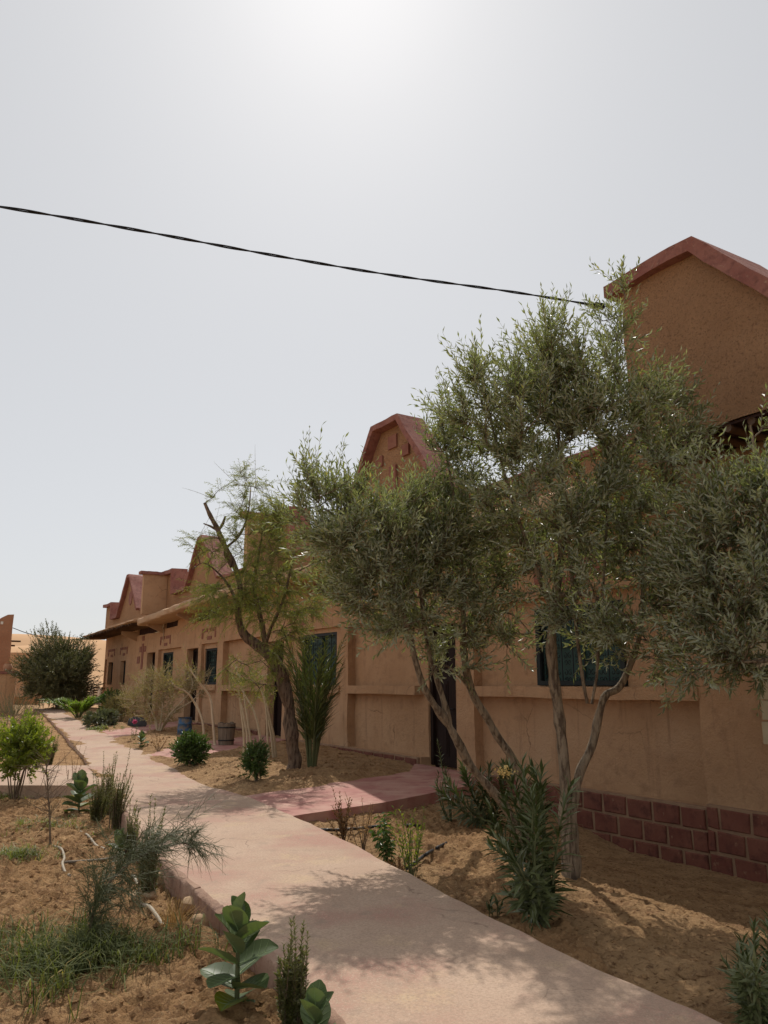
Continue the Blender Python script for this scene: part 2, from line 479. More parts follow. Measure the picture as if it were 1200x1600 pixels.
M['calotropis'] = leaf_mat('milkweed_leaf', (0.045, 0.080, 0.036), (0.075, 0.118, 0.055), (0.13, 0.18, 0.11), rough=0.5, trans=0.22)
M['rosemary'] = leaf_mat('rosemary_needle', (0.065, 0.082, 0.034), (0.13, 0.145, 0.062), (0.15, 0.16, 0.09), rough=0.5, trans=0.3)
M['casuarina'] = leaf_mat('casuarina_needle', (0.06, 0.08, 0.042), (0.11, 0.13, 0.065), (0.10, 0.12, 0.065), rough=0.55, trans=0.2)
M['grass'] = leaf_mat('grass_blade', (0.085, 0.12, 0.035), (0.17, 0.20, 0.065), (0.15, 0.18, 0.07), rough=0.55, trans=0.35, yellow=(0.36, 0.30, 0.14))
M['palm'] = leaf_mat('palm_leaflet', (0.040, 0.062, 0.025), (0.085, 0.105, 0.045), (0.09, 0.11, 0.055), rough=0.35, trans=0.2)
M['fanpalm'] = leaf_mat('fan_palm_leaf', (0.09, 0.16, 0.035), (0.16, 0.24, 0.06), (0.14, 0.20, 0.06), rough=0.4, trans=0.35)
M['greybush'] = leaf_mat('grey_blue_leaf', (0.065, 0.085, 0.065), (0.11, 0.13, 0.10), (0.13, 0.15, 0.12), rough=0.5, trans=0.2)
M['deadleaf'] = leaf_mat('dead_leaf', (0.10, 0.055, 0.03), (0.20, 0.125, 0.065), (0.17, 0.11, 0.06), rough=0.85, trans=0.2, spec=0.1, tcol=(1.1, 0.9, 0.6))
M['pink'] = leaf_mat('pink_petal', (0.42, 0.05, 0.16), (0.55, 0.10, 0.24), (0.5, 0.1, 0.22), rough=0.6, trans=0.3, tcol=(1.2, 1, 1))
M['yellow'] = leaf_mat('yellow_petal', (0.62, 0.45, 0.15), (0.72, 0.56, 0.24), (0.65, 0.5, 0.2), rough=0.6, trans=0.3, tcol=(1.2, 1.1, 0.9))
M['whitehose'] = rough_mat('sun_bleached_hose', [(0.40, 0.35, 0.27), (0.31, 0.25, 0.18)], [9], rough=0.6, bumps=((60, 0.3, 0.003),))
M['blackhose'] = rough_mat('black_hose', [(0.02, 0.023, 0.027), (0.06, 0.055, 0.05)], [(14, 0.5, 0.75)], rough=0.45)
M['greyhose'] = rough_mat('dusty_pipe', [(0.16, 0.13, 0.10), (0.24, 0.20, 0.15)], [9], rough=0.7)
M['stone'] = rough_mat('sandy_stone', [(0.42, 0.29, 0.17), (0.34, 0.22, 0.13)], [6], bumps=((18, 0.6, 0.02), (80, 0.5, 0.006)))
M['greystone'] = rough_mat('dark_grey_stone', [(0.055, 0.058, 0.064), (0.09, 0.09, 0.092)], [6], bumps=((18, 0.6, 0.02),))
M['cable'] = rough_mat('cable_rubber', [(0.012, 0.012, 0.014)], [], rough=0.5)
M['blue'] = rough_mat('blue_barrel_paint', [(0.025, 0.085, 0.19), (0.05, 0.12, 0.22), (0.17, 0.14, 0.11)], [4, (5, 0.45, 0.6)], rough=0.5)
M['crate'] = rough_mat('weathered_planter_wood', [(0.16, 0.125, 0.09), (0.23, 0.18, 0.13)], [5], stretch=(6, 6, 0.7), bumps=((40, 0.6, 0.008),))
M['redadobe'] = rough_mat('red_adobe', [(0.33, 0.155, 0.085), (0.39, 0.20, 0.115)], [1.2], bumps=((8, 0.5, 0.05), (50, 0.5, 0.01)))
M['white'] = rough_mat('whitewash', [(0.72, 0.68, 0.60), (0.62, 0.56, 0.47)], [4], bumps=((30, 0.3, 0.01),))
M['clay'] = rough_mat('clay_pot', [(0.36, 0.19, 0.11), (0.42, 0.25, 0.15)], [6], bumps=((30, 0.3, 0.01),))
M['vein'] = rough_mat('pale_leaf_vein', [(0.20, 0.27, 0.12)], [], rough=0.6, bumps=())
M['grassdark'] = leaf_mat('tall_grass_blade', (0.045, 0.068, 0.028), (0.11, 0.130, 0.055), (0.10, 0.12, 0.055), rough=0.75, spec=0.2, trans=0.3, yellow=(0.34, 0.28, 0.14))

# ================================================================== THE SETTING
# the facade line: u runs along the wall away from the camera, v out of the wall
D0 = gp(687, 1199)[:2]
ANG = math.radians(31.3)
UD = np.array([-math.sin(ANG), math.cos(ANG)])
ND = np.array([-math.cos(ANG), -math.sin(ANG)])

def wp(u, v=0.0, z=0.0):
    q = D0 + UD * u + ND * v
    return np.array([q[0], q[1], z])

def uv_of(X, Y):
    a, b = X - D0[0], Y - D0[1]
    return a * UD[0] + b * UD[1], a * ND[0] + b * ND[1]

def poly_sd(X, Y, poly):                        # signed distance to a polygon, negative inside
    poly = np.asarray(poly, float)
    n = len(poly)
    inside = np.zeros(X.shape, bool)
    dm = np.full(X.shape, 1e9)
    for i in range(n):
        x0, y0 = poly[i]; x1, y1 = poly[(i + 1) % n]
        c = ((y0 > Y) != (y1 > Y)) & (X < (x1 - x0) * (Y - y0) / ((y1 - y0) if y1 != y0 else 1e-9) + x0)
        inside ^= c
        dx, dy = x1 - x0, y1 - y0
        t = np.clip(((X - x0) * dx + (Y - y0) * dy) / (dx * dx + dy * dy + 1e-12), 0, 1)
        dm = np.minimum(dm, np.hypot(X - x0 - t * dx, Y - y0 - t * dy))
    return np.where(inside, -dm, dm)

LEFT = [(1.35, -4), (1.15, -1), (0.80, 1.0), (0.28, 2.6), (-0.19, 3.63), (-0.39, 4.02), (-0.70, 4.65), (-1.13, 5.48), (-1.73, 6.58), (-2.33, 7.77),
        (-3.03, 9.42), (-3.85, 11.2), (-4.55, 12.7), (-5.8, 15.5), (-7.5, 19.0), (-9.9, 24.0), (-12.6, 29.5), (-15.0, 34.0)]
RIGHT = [(3.2, -4), (2.85, -1), (2.40, 1.0), (1.86, 2.6), (1.43, 3.63), (1.20, 4.02), (0.88, 4.65), (0.47, 5.60), (0.0, 6.69), (-0.48, 7.77),
         (-1.10, 9.05), (-1.80, 10.4), (-2.70, 11.75), (-4.05, 14.7), (-6.0, 18.4), (-8.55, 23.3), (-11.3, 28.6), (-13.4, 33.2)]
MAIN_POLY = LEFT + RIGHT[::-1]
w = lambda u, v=0: tuple(wp(u, v)[:2])
SIDE1 = [(-1.30, 9.0), (-1.02, 8.86), tuple(gp(600, 1253)[:2]), tuple(gp(677, 1238)[:2]), tuple(gp(738, 1226)[:2]), w(-1.25, 0.3), w(-1.25, 0.0), w(0.75, 0.0), tuple(gp(640, 1205)[:2]), tuple(gp(540, 1219)[:2]), (-1.75, 10.45), (-2.0, 10.2)]
SIDE2 = [tuple(gp(275, 1187)[:2]), tuple(gp(345, 1176)[:2]), w(6.3, 0), w(7.9, 0), tuple(gp(300, 1160)[:2]), tuple(gp(212, 1180)[:2])]
SIDE3 = [tuple(gp(183, 1153)[:2]), w(13.0, 0), w(14.6, 0), tuple(gp(150, 1143)[:2])]
SIDE4 = [(-3.95, 11.45), (-4.9, 14.0), (-14.0, 14.1), (-14.0, 11.5)]

def path_strip(name, L, R, mat, thick=0.5, cols=10, dz=0.0):
    L2, R2 = smooth_line(L, 8), smooth_line(R, 8)
    n = len(L2)
    s = np.linspace(0, 1, cols + 1)
    XY = L2[:, None] * (1 - s)[None, :, None] + R2[:, None] * s[None, :, None]
    edge = np.exp(-np.minimum(s, 1 - s) * 30)
    XY = XY + (edge[None, :, None] * 0.022) * np.stack([n2(XY[..., 0], XY[..., 1], 5, 3), n2(XY[..., 0], XY[..., 1], 5, 4)], -1)
    Z = level(XY[..., 1]) + dz + 0.006 * n2(XY[..., 0], XY[..., 1], 1.2, 5)
    V = np.concatenate([XY, Z[..., None]], -1)
    mb = MB()
    idx = np.arange(n * (cols + 1)).reshape(n, cols + 1)
    q = np.stack([idx[:-1, :-1], idx[:-1, 1:], idx[1:, 1:], idx[1:, :-1]], -1).reshape(-1, 4)
    mb.quads(V.reshape(-1, 3), q)
    for c, flip in ((0, 0), (cols, 1)):
        top = V[:, c]; bot = top - np.array([0, 0, thick])
        k = np.arange(n)
        q = np.stack([k[:-1], k[1:], k[1:] + n, k[:-1] + n], -1)
        mb.quads(np.concatenate([top, bot]), q if flip == 0 else q[:, ::-1])
    return struct(mb.build(name, mat, smooth=True, sharp=40))

def slab(name, poly, mat, dz=-0.004, thick=0.6):
    import bmesh
    bm = bmesh.new()
    poly = np.array(poly)
    if np.sum(poly[:, 0] * np.roll(poly[:, 1], -1) - np.roll(poly[:, 0], -1) * poly[:, 1]) < 0:
        poly = poly[::-1]
    vs = [bm.verts.new((x, y, float(level(y)) + dz)) for x, y in poly]
    vb = [bm.verts.new((x, y, float(level(y)) + dz - thick)) for x, y in poly]
    bm.faces.new(vs)
    n = len(vs)
    for i in range(n):
        bm.faces.new((vs[i], vb[i], vb[(i + 1) % n], vs[(i + 1) % n]))
    bmesh.ops.triangulate(bm, faces=[f for f in bm.faces if len(f.verts) > 4])
    me = bpy.data.meshes.new(name); bm.to_mesh(me); bm.free()
    me.materials.append(mat)
    o = bpy.data.objects.new(name, me); COL.objects.link(o)
    return struct(o)

path = path_strip('path', LEFT, RIGHT, M['path'])
slab('side_path', SIDE1, M['redpath'], -0.005)
slab('side_path', SIDE2, M['redpath'], -0.006)
slab('side_path', SIDE3, M['redpath'], -0.006)
slab('side_path', SIDE4, M['path'], -0.005)

# kerb stones along the left edge of the path: pieces of the path
kl = smooth_line(LEFT, 12)
seg = np.concatenate([[0], np.cumsum(np.linalg.norm(np.diff(kl, axis=0), axis=1))])
s = float(np.interp(2.6, kl[:, 1], seg)); send = float(np.interp(11.3, kl[:, 1], seg))
while s < send:
    ln = random.uniform(0.55, 1.05)
    a = np.array([np.interp(s + .006, seg, kl[:, i]) for i in (0, 1)]); b = np.array([np.interp(s + ln - .006, seg, kl[:, i]) for i in (0, 1)])
    d = unit(b - a); nrm = np.array([-d[1], d[0]])
    mb = MB()
    N = 15
    V = []
    for k in range(N):
        q = a + (b - a) * k / (N - 1)
        for off, z in ((0.030, -0.46), (0.028, -0.10), (0.026, -0.012), (0.010, 0.006), (-0.028, 0.011), (-0.045, -0.03)):
            e = q + nrm * (off + random.uniform(-.006, .006))
            V.append([e[0], e[1], z + random.uniform(-.005, .004)])
    Q = [[k * 6 + j, k * 6 + j + 1, (k + 1) * 6 + j + 1, (k + 1) * 6 + j] for k in range(N - 1) for j in range(5)]
    V = np.array(V)
    mb.quads(V, Q)
    mb.add(V[:6], [[0, i, i + 1] for i in range(1, 5)]); mb.add(V[-6:], [[0, i + 1, i] for i in range(1, 5)])
    mb.build('kerb_stone', M['kerb'], path, smooth=True, sharp=45)
    s += ln

def soil_patch(name, x0, x1, y0, y1, res, hfun, mat, keep=None):
    nx, ny = int((x1 - x0) / res) + 1, int((y1 - y0) / res) + 1
    X, Y = np.meshgrid(np.linspace(x0, x1, nx), np.linspace(y0, y1, ny), indexing='ij')
    Z = hfun(X, Y)
    idx = np.arange(nx * ny).reshape(nx, ny)
    q = np.stack([idx[:-1, :-1], idx[1:, :-1], idx[1:, 1:], idx[:-1, 1:]], -1).reshape(-1, 4)
    if keep is not None:
        xc = (X[:-1, :-1] + X[1:, 1:]) / 2; yc = (Y[:-1, :-1] + Y[1:, 1:]) / 2
        q = q[keep(xc, yc).ravel()]
    mb = MB(); mb.quads(np.stack([X, Y, Z], -1).reshape(-1, 3), q)
    return struct(mb.build(name, mat, smooth=True))

def lumps(X, Y, a1, a2, a3):
    n1 = n2(X, Y, 2.3, 11); m = n2(X, Y, 7.5, 12); k = n2(X, Y, 19, 13); j = n2(X, Y, 41, 14)
    return a1 * n1 + a2 * (1 - 2 * np.abs(m)) * (0.5 + 0.5 * np.abs(n1)) + a3 * (0.6 * k + 0.4 * j + 0.5 * np.maximum(0, k) * np.maximum(0, n1 + .3))

def clods(X, Y):
    a = n2(X, Y, 13, 51); b = n2(X, Y, 27, 52); g = sstep(-0.25, 0.5, n2(X, Y, 1.4, 53))
    return g * (0.030 * np.maximum(0, a - 0.15) + 0.024 * np.maximum(0, b - 0.1)) - 0.02 * np.maximum(0, -a - .45) * 2

def h_left(X, Y):
    sd = poly_sd(X, Y, MAIN_POLY); s4 = poly_sd(X, Y, SIDE4)
    z = level(Y) - np.clip(0.085 + 0.022 * (Y - 4.0), 0.08, 0.17) - 0.03 * np.exp(-np.maximum(sd, 0) / 0.3) - 0.02 * sstep(.6, 3, sd)
    z = z + lumps(X, Y, 0.024, 0.040, 0.034) + clods(X, Y)
    return z - 0.12 * (np.minimum(sd, s4) < -0.05)

def h_right(X, Y):
    u, v = uv_of(X, Y)
    sd = poly_sd(X, Y, MAIN_POLY); s1 = poly_sd(X, Y, SIDE1)
    z = -0.62 + 0.49 * sstep(0.2, 4.3, v)
    z = np.maximum(z, -0.13 - 0.22 * np.maximum(s1, 0))
    z = np.minimum(z, -0.075 - 0.10 * np.exp(-np.maximum(sd, 0) / 0.15) * 0 + 0.0 * v)
    z = z + (lumps(X, Y, 0.022, 0.030, 0.020) + 0.7 * clods(X, Y)) * (0.35 + 0.65 * sstep(0.3, 2.0, v))
    return z - 0.15 * (np.minimum(sd, s1) < -0.06)

def h_mid(X, Y):
    u, v = uv_of(X, Y)
    sd = np.minimum.reduce([poly_sd(X, Y, MAIN_POLY), poly_sd(X, Y, SIDE1), poly_sd(X, Y, SIDE2), poly_sd(X, Y, SIDE3)])
    e = sd + 0.22 * n2(X, Y, 1.1, 21) + 0.10 * n2(X, Y, 4.0, 22) + 0.02
    z = level(Y) + np.clip(e * 0.16, -0.05, 0.05) - 0.05 * sstep(1.2, 0.2, v)
    return z + (lumps(X, Y, 0.022, 0.030, 0.018) + clods(X, Y)) * sstep(0.0, 0.35, e)

def h_far_left(X, Y):
    sd = np.minimum(poly_sd(X, Y, MAIN_POLY), poly_sd(X, Y, SIDE4))
    return level(Y) + np.clip(sd * 0.3, -0.08, 0.0) - 0.075 + lumps(X, Y, 0.02, 0.02, 0.01)

soil_patch('garden_soil', -7.0, 1.2, 1.2, 11.8, 0.026, h_left, M['soil'], lambda X, Y: (poly_sd(X, Y, MAIN_POLY) > -0.25))
soil_patch('bed_soil', -1.4, 7.6, 0.5, 14.2, 0.034, h_right, M['bedsoil'], lambda X, Y: (poly_sd(X, Y, MAIN_POLY) > -0.25) & (uv_of(X, Y)[1] > -0.3) & (uv_of(X, Y)[0] < 0.2) & (poly_sd(X, Y, LEFT + [(9, 34), (9, -4)]) < -0.3))
soil_patch('bed_soil', -14.5, 0.9, 10.2, 36.0, 0.075, h_mid, M['bedsoil'], lambda X, Y: (uv_of(X, Y)[1] > -0.3) & ((X + 1.6) * 4.0 - (Y - 9.8) * 2.5 < 0) & (uv_of(X, Y)[1] < 9.0) & (poly_sd(X, Y, LEFT + [(8, 34), (8, -4)]) < 0))
soil_patch('garden_soil', -14.0, -4.3, 13.7, 33.0, 0.12, h_far_left, M['soil'], lambda X, Y: poly_sd(X, Y, LEFT + [(8, 34), (8, -4)]) > -0.25)

# the wide ground sheet, kept below the beds near the camera
def wide_ground():
    g = np.unique(np.concatenate([-np.geomspace(24, 1500, 26)[::-1], np.linspace(-22, 22, 23), np.geomspace(24, 1500, 26)]))
    gy = np.unique(np.concatenate([-np.geomspace(6, 1500, 24)[::-1], np.linspace(-4, 60, 44), np.geomspace(64, 2000, 26)]))
    X, Y = np.meshgrid(g, gy, indexing='ij')
    far = sstep(34, 45, Y)
    near = (1 - sstep(34, 37, Y)) * (1 - sstep(16, 22, np.abs(X)))
    Z = np.minimum(level(Y), 0.5) - 0.10 - 0.85 * near
    Z = Z + 0.3 * n2(X, Y, 0.02, 31) * sstep(50, 120, np.hypot(X, Y))
    mb = MB(); nx, ny = X.shape
    idx = np.arange(nx * ny).reshape(nx, ny)
    q = np.stack([idx[:-1, :-1], idx[1:, :-1], idx[1:, 1:], idx[:-1, 1:]], -1).reshape(-1, 4)
    mb.quads(np.stack([X, Y, Z], -1).reshape(-1, 3), q)
    return struct(mb.build('ground', M['ground'], smooth=True))
wide_ground()

# sand dunes behind the houses
def dune(name, cx, cy, lx, ly, h, rot, seed):
    n, m = 90, 50
    a, b = np.meshgrid(np.linspace(-1, 1, n), np.linspace(-1, 1, m), indexing='ij')
    crest = 0.25 * np.sin(a * 3.1 + seed) + 0.10 * np.sin(a * 7.3 + seed * 2)
    d = b - crest
    prof = np.where(d < 0, np.exp(-(d * 2.1) ** 2), np.exp(-(d * 3.4) ** 2))
    env = sstep(1.0, 0.35, np.abs(a)) * sstep(1.0, 0.75, np.abs(b))
    Z = h * prof * env * (0.8 + 0.2 * np.sin(a * 4 + seed)) - 0.6
    X = a * lx; Y = b * ly
    c, s = math.cos(rot), math.sin(rot)
    V = np.stack([cx + X * c - Y * s, cy + X * s + Y * c, Z], -1)
    mb = MB(); idx = np.arange(n * m).reshape(n, m)
    q = np.stack([idx[:-1, :-1], idx[1:, :-1], idx[1:, 1:], idx[:-1, 1:]], -1).reshape(-1, 4)
    mb.quads(V.reshape(-1, 3), q)
    return struct(mb.build(name, M['sand'], smooth=True))
dune('dune', -52, 175, 95, 48, 13.5, 0.25, 0.7)
dune('dune', -120, 260, 140, 60, 19, 0.1, 2.1)

# ================================================================== THE LONG HOUSE
house = thing('guest_house', 'long single storey ochre adobe house with red gables and canopy along the path', 'house', (D0[0], D0[1], 0), math.atan2(-UD[1], -UD[0]))
# local axes of the house: x = -u, y = -v (into the wall), z up

def wob(V, amp=0.010, seed=0):
    V = np.asarray(V, float)
    return V + amp * np.stack([vnoise(V * 1.7 + 3.1, seed), vnoise(V * 1.7 + 9.7, seed + 1), vnoise(V * 1.7 + 5.3, seed + 2)], -1) \
             + 0.4 * amp * np.stack([vnoise(V * 6.0 + 3.1, seed), vnoise(V * 6.0 + 9.7, seed + 1), vnoise(V * 6.0 + 5.3, seed + 2)], -1)

def fine(breaks, step):
    out = []
    br = sorted(set(round(b, 3) for b in breaks))
    for a, b in zip(br[:-1], br[1:]):
        k = max(1, int(math.ceil((b - a) / step)))
        out += [a + (b - a) * i / k for i in range(k)]
    return np.array(out + [br[-1]])

LEDGE = 1.20, 1.36
BAYS = [(-5.24, -1.00, 0.03, 2.64, 0.17), (0.57, 3.28, 0.13, 2.62, 0.18), (3.62, 6.30, 0.13, 2.62, 0.08), (7.95, 10.95, 0.15, 2.62, 0.18),
        (11.45, 12.95, 0.2, 2.62, 0.10), (15.10, 17.95, 0.25, 2.62, 0.12)]
LEDGES = [(-5.24, -1.00), (0.70, 3.28), (3.62, 6.30), (7.95, 10.95), (11.45, 12.95), (15.10, 17.95)]
DOORS = [(-0.51, 0.57, -0.05, 2.42), (6.60, 7.60, 0.05, 2.45), (13.25, 14.45, 0.12, 2.52), (18.35, 19.50, 0.22, 2.56)]
WINS = [(-4.05, -2.36, 1.37, 2.50), (3.95, 5.70, 1.37, 2.52), (11.62, 12.86, 1.37, 2.47), (16.42, 17.70, 1.37, 2.50)]
NWINS = [(22.90, 23.85, 1.35, 2.35), (25.28, 26.25, 1.35, 2.34)]
SLOTS = [(18.25, 21.25, 3.30, 3.62), (15.70, 17.30, 3.36, 3.74), (11.45, 13.60, 3.36, 3.82), (7.75, 9.50, 3.38, 3.84), (3.35, 4.95, 3.42, 3.84),
         (-1.2, 0.6, 3.42, 3.84), (-6.3, -4.75, 3.60, 4.02), (-8.6, -7.0, 3.60, 4.02)]
rects = []
rects += [(a, b, c, d, e) for a, b, c, d, e in BAYS]
rects += [(a, b, LEDGE[0], LEDGE[1], -0.035) for a, b in LEDGES]
rects += [(a, b, c, d, 0.34) for a, b, c, d in DOORS + NWINS]
rects += [(a, b, c, d, 0.36) for a, b, c, d in WINS]
rects += [(a, b, c, d, 0.55) for a, b, c, d in SLOTS]
rects += [(26.62, 27.02, 0.3, 2.5, 0.14), (-9.5, -5.24, -0.9, 4.05, -0.015)]
U0, U1, ZB, ZT = -9.5, 27.1, -0.95, 4.05

def facade():
    us = fine([U0, U1] + [r[0] for r in rects] + [r[1] for r in rects], 0.22)
    zs = fine([ZB, ZT] + [r[2] for r in rects] + [r[3] for r in rects], 0.22)
    uc, zc = (us[:-1] + us[1:]) / 2, (zs[:-1] + zs[1:]) / 2
    Dp = np.zeros((len(uc), len(zc)))
    for a, b, c, d, e in rects:
        Dp[np.ix_((uc > a) & (uc < b), (zc > c) & (zc < d))] = e
    key, V, Q = {}, [], []
    def vid(u, y, z):
        k = (round(u, 4), round(y, 4), round(z, 4))
        if k not in key:
            key[k] = len(V); V.append((-u, y, z))
        return key[k]
    nu, nz = Dp.shape
    for i in range(nu):
        for j in range(nz):
            e = Dp[i, j]; a, b, c, d = us[i], us[i + 1], zs[j], zs[j + 1]
            Q.append((vid(b, e, c), vid(a, e, c), vid(a, e, d), vid(b, e, d)))
            if i + 1 < nu and abs(Dp[i + 1, j] - e) > 1e-4:
                g = Dp[i + 1, j]
                Q.append((vid(b, g, c), vid(b, e, c), vid(b, e, d), vid(b, g, d)))
            if j + 1 < nz and abs(Dp[i, j + 1] - e) > 1e-4:
                g = Dp[i, j + 1]
                Q.append((vid(b, e, d), vid(a, e, d), vid(a, g, d), vid(b, g, d)))
    V = wob(np.array(V), 0.011, 40)
    mb = MB(); mb.quads(V, Q)
    # end walls, rear wall and roof behind the front
    x0, x1, yb, zr = -U1, -U0, 6.5, 3.95
    mb.quads([(x0, 0, ZB), (x0, yb, ZB), (x0, yb, zr), (x0, 0, zr)], [[0, 3, 2, 1]])
    mb.quads([(x1, 0, ZB), (x1, yb, ZB), (x1, yb, zr), (x1, 0, zr)], [[0, 1, 2, 3]])
    mb.quads([(x0, yb, ZB), (x1, yb, ZB), (x1, yb, zr), (x0, yb, zr)], [[0, 3, 2, 1]])
    mb.quads([(x0, 0.05, zr), (x1, 0.05, zr), (x1, yb, zr), (x0, yb, zr)], [[0, 1, 2, 3]])
    return mb.build('wall', M['plaster'], house, smooth=True, sharp=38)
facade()

# ---- parapet with gables, its red coping
PROF = [(27.6, 4.95), (26.1, 4.95), (26.05, 4.28), (24.75, 4.28), (23.15, 5.88), (22.80, 5.88), (21.20, 4.35), (17.55, 4.38), (17.50, 5.32), (16.40, 5.32), (16.32, 4.50),
        (14.65, 4.50), (13.45, 6.04), (13.12, 6.05), (11.45, 4.52), (7.35, 4.52), (7.30, 5.60), (6.25, 5.60), (6.18, 4.52), (3.42, 4.52), (1.95, 6.50), (1.05, 6.50),
        (-0.50, 4.52), (-5.4, 4.55), (-9.5, 4.45)]

def parapet():
    P = np.array([(-u, z) for u, z in PROF])
    P2 = [P[0]]
    for a, b in zip(P[:-1], P[1:]):
        k = max(1, int(math.ceil(np.linalg.norm(b - a) / 0.25)))
        P2 += [a + (b - a) * i / k for i in range(1, k + 1)]
    P2 = np.array(P2); n = len(P2); rows = 9
    t = np.linspace(0, 1, rows)
    z0 = 3.80
    mb = MB()
    for y, flip in ((0.012, False), (0.33, True)):
        X = np.repeat(P2[:, :1], rows, 1); Z = z0 + (P2[:, 1:2] - z0) * t[None]
        V = np.stack([X, np.full_like(X, y), Z], -1)
        V = wob(V, 0.016, 60)
        idx = np.arange(n * rows).reshape(n, rows)
        q = np.stack([idx[:-1, :-1], idx[1:, :-1], idx[1:, 1:], idx[:-1, 1:]], -1).reshape(-1, 4)
        mb.quads(V.reshape(-1, 3), q[:, ::-1] if flip else q)
    for k, f in ((0, 1), (n - 1, 0)):
        x, z = P2[k]
        v = [(x, 0, z0), (x, 0.33, z0), (x, 0.33, z), (x, 0, z)]
        mb.quads(v, [[3, 2, 1, 0]] if f else [[0, 1, 2, 3]])
    return mb.build('parapet', M['plaster_rough'], house, smooth=True, sharp=40)
par = parapet()

def chain(pts, th, y0, y1, name, mat, parent, step=0.18, amp=0.022):
    """a band of thickness th on top of a polyline (x,z), mitred at the corners"""
    P = np.array(pts, float)
    d = unit(np.diff(P, axis=0)); nr = np.stack([-d[:, 1], d[:, 0]], 1)
    O = []
    for i in range(len(P)):
        if i == 0: m = nr[0]
        elif i == len(P) - 1: m = nr[-1]
        else:
            m = nr[i - 1] + nr[i]; m = m / max(0.35, np.dot(m, nr[i]))
        O.append(P[i] + m * th)
    O = np.array(O)
    A, B = [P[0]], [O[0]]
    for i in range(len(P) - 1):
        k = max(1, int(math.ceil(np.linalg.norm(P[i + 1] - P[i]) / step)))
        A += [P[i] + (P[i + 1] - P[i]) * j / k for j in range(1, k + 1)]
        B += [O[i] + (O[i + 1] - O[i]) * j / k for j in range(1, k + 1)]
    A, B = np.array(A), np.array(B); n = len(A)
    ring = np.stack([np.stack([A[:, 0], np.full(n, y0), A[:, 1]], -1), np.stack([B[:, 0], np.full(n, y0), B[:, 1]], -1),
                     np.stack([B[:, 0], np.full(n, y1), B[:, 1]], -1), np.stack([A[:, 0], np.full(n, y1), A[:, 1]], -1)], 1)
    V = wob(ring, amp, 80).reshape(-1, 3)
    mb = MB()
    Q = [[i * 4 + j, (i + 1) * 4 + j, (i + 1) * 4 + (j + 1) % 4, i * 4 + (j + 1) % 4] for i in range(n - 1) for j in range(4)]
    mb.quads(V, Q)
    mb.quads(V[:4], [[0, 1, 2, 3]]); mb.quads(V[-4:], [[3, 2, 1, 0]])
    return mb.build(name, mat, parent, smooth=True, sharp=40)

def cop(i, j, th=0.15, y0=-0.16, y1=0.42, ext0=0.0, ext1=0.0):
    pts = [(-u, z) for u, z in PROF[i:j + 1]]
    pts[0] = (pts[0][0] - ext0, pts[0][1]); pts[-1] = (pts[-1][0] + ext1, pts[-1][1])
    chain(pts, th, y0, y1, 'coping', M['red'], par)
cop(0, 6, ext0=0.06, th=0.14)
cop(6, 7, th=0.09, y0=-0.05)
cop(8, 11, th=0.14, ext0=0.06)
cop(11, 14, th=0.11, y0=-0.16)
cop(14, 15, th=0.09, y0=-0.05)
cop(16, 19, th=0.14, ext0=0.06)
cop(19, 22, th=0.12, y0=-0.20)
cop(22, 23, th=0.09, y0=-0.05)

def fin(u, z1, v1=0.86):
    mb = MB()
    ys = np.linspace(0.0, -v1, 5); zs = np.linspace(3.86, z1, 6)
    for x, f in ((-u + 0.11, 0), (-u - 0.11, 1)):
        Y, Z = np.meshgrid(ys, zs, indexing='ij')
        V = wob(np.stack([np.full_like(Y, x), Y, Z], -1), 0.01, 90)
        idx = np.arange(30).reshape(5, 6)
        q = np.stack([idx[:-1, :-1], idx[1:, :-1], idx[1:, 1:], idx[:-1, 1:]], -1).reshape(-1, 4)
        mb.quads(V.reshape(-1, 3), q[:, ::-1] if f == 0 else q)
    mb.quads([(-u - .11, -v1, 3.86), (-u + .11, -v1, 3.86), (-u + .11, -v1, z1), (-u - .11, -v1, z1)], [[0, 1, 2, 3]])
    o = mb.build('fin_wall', M['plaster'], house, smooth=True, sharp=40)
    c = MB(); k = 8
    for i in range(k):
        y0, y1 = 0.0 - (v1 + .14) * i / k, 0.0 - (v1 + .14) * (i + 1) / k
        c.box((-u, (y0 + y1) / 2, z1 + 0.055 + random.uniform(-.008, .008)), (0.36, abs(y1 - y0) + 0.001, 0.11))
    c.build('coping', M['red'], o, smooth=False)
fin(17.42, 5.32)
fin(7.22, 5.60)

# ---- canopy slab over the doors and windows
def canopy(u0, u1, zt, th, v=0.80, sag=None, name='canopy'):
    us = np.arange(u0, u1 + 0.01, 0.2); n = len(us)
    prof = [(0.0, -th), (-v + .05, -th), (-v, -th + .04), (-v, -0.05), (-v + .06, 0.0), (0.0, 0.02)]
    V = []
    for u in us:
        dz = sag(u) if sag else 0
        for y, z in prof:
            V.append((-u, y, zt + dz + z))
    V = wob(np.array(V), 0.018, 33)
    k = len(prof)
    mb = MB()
    mb.quads(V, [[i * k + j, i * k + j + 1, (i + 1) * k + j + 1, (i + 1) * k + j] for i in range(n - 1) for j in range(k - 1)])
    mb.add(V[:k], [[0, i + 1, i] for i in range(1, k - 1)]); mb.add(V[-k:], [[0, i, i + 1] for i in range(1, k - 1)])
    return mb.build(name, M['canopy'], house, smooth=True, sharp=50)
canopy(-4.2, 18.2, 3.92, 0.25, sag=lambda u: -0.028 * max(0, u - 12))
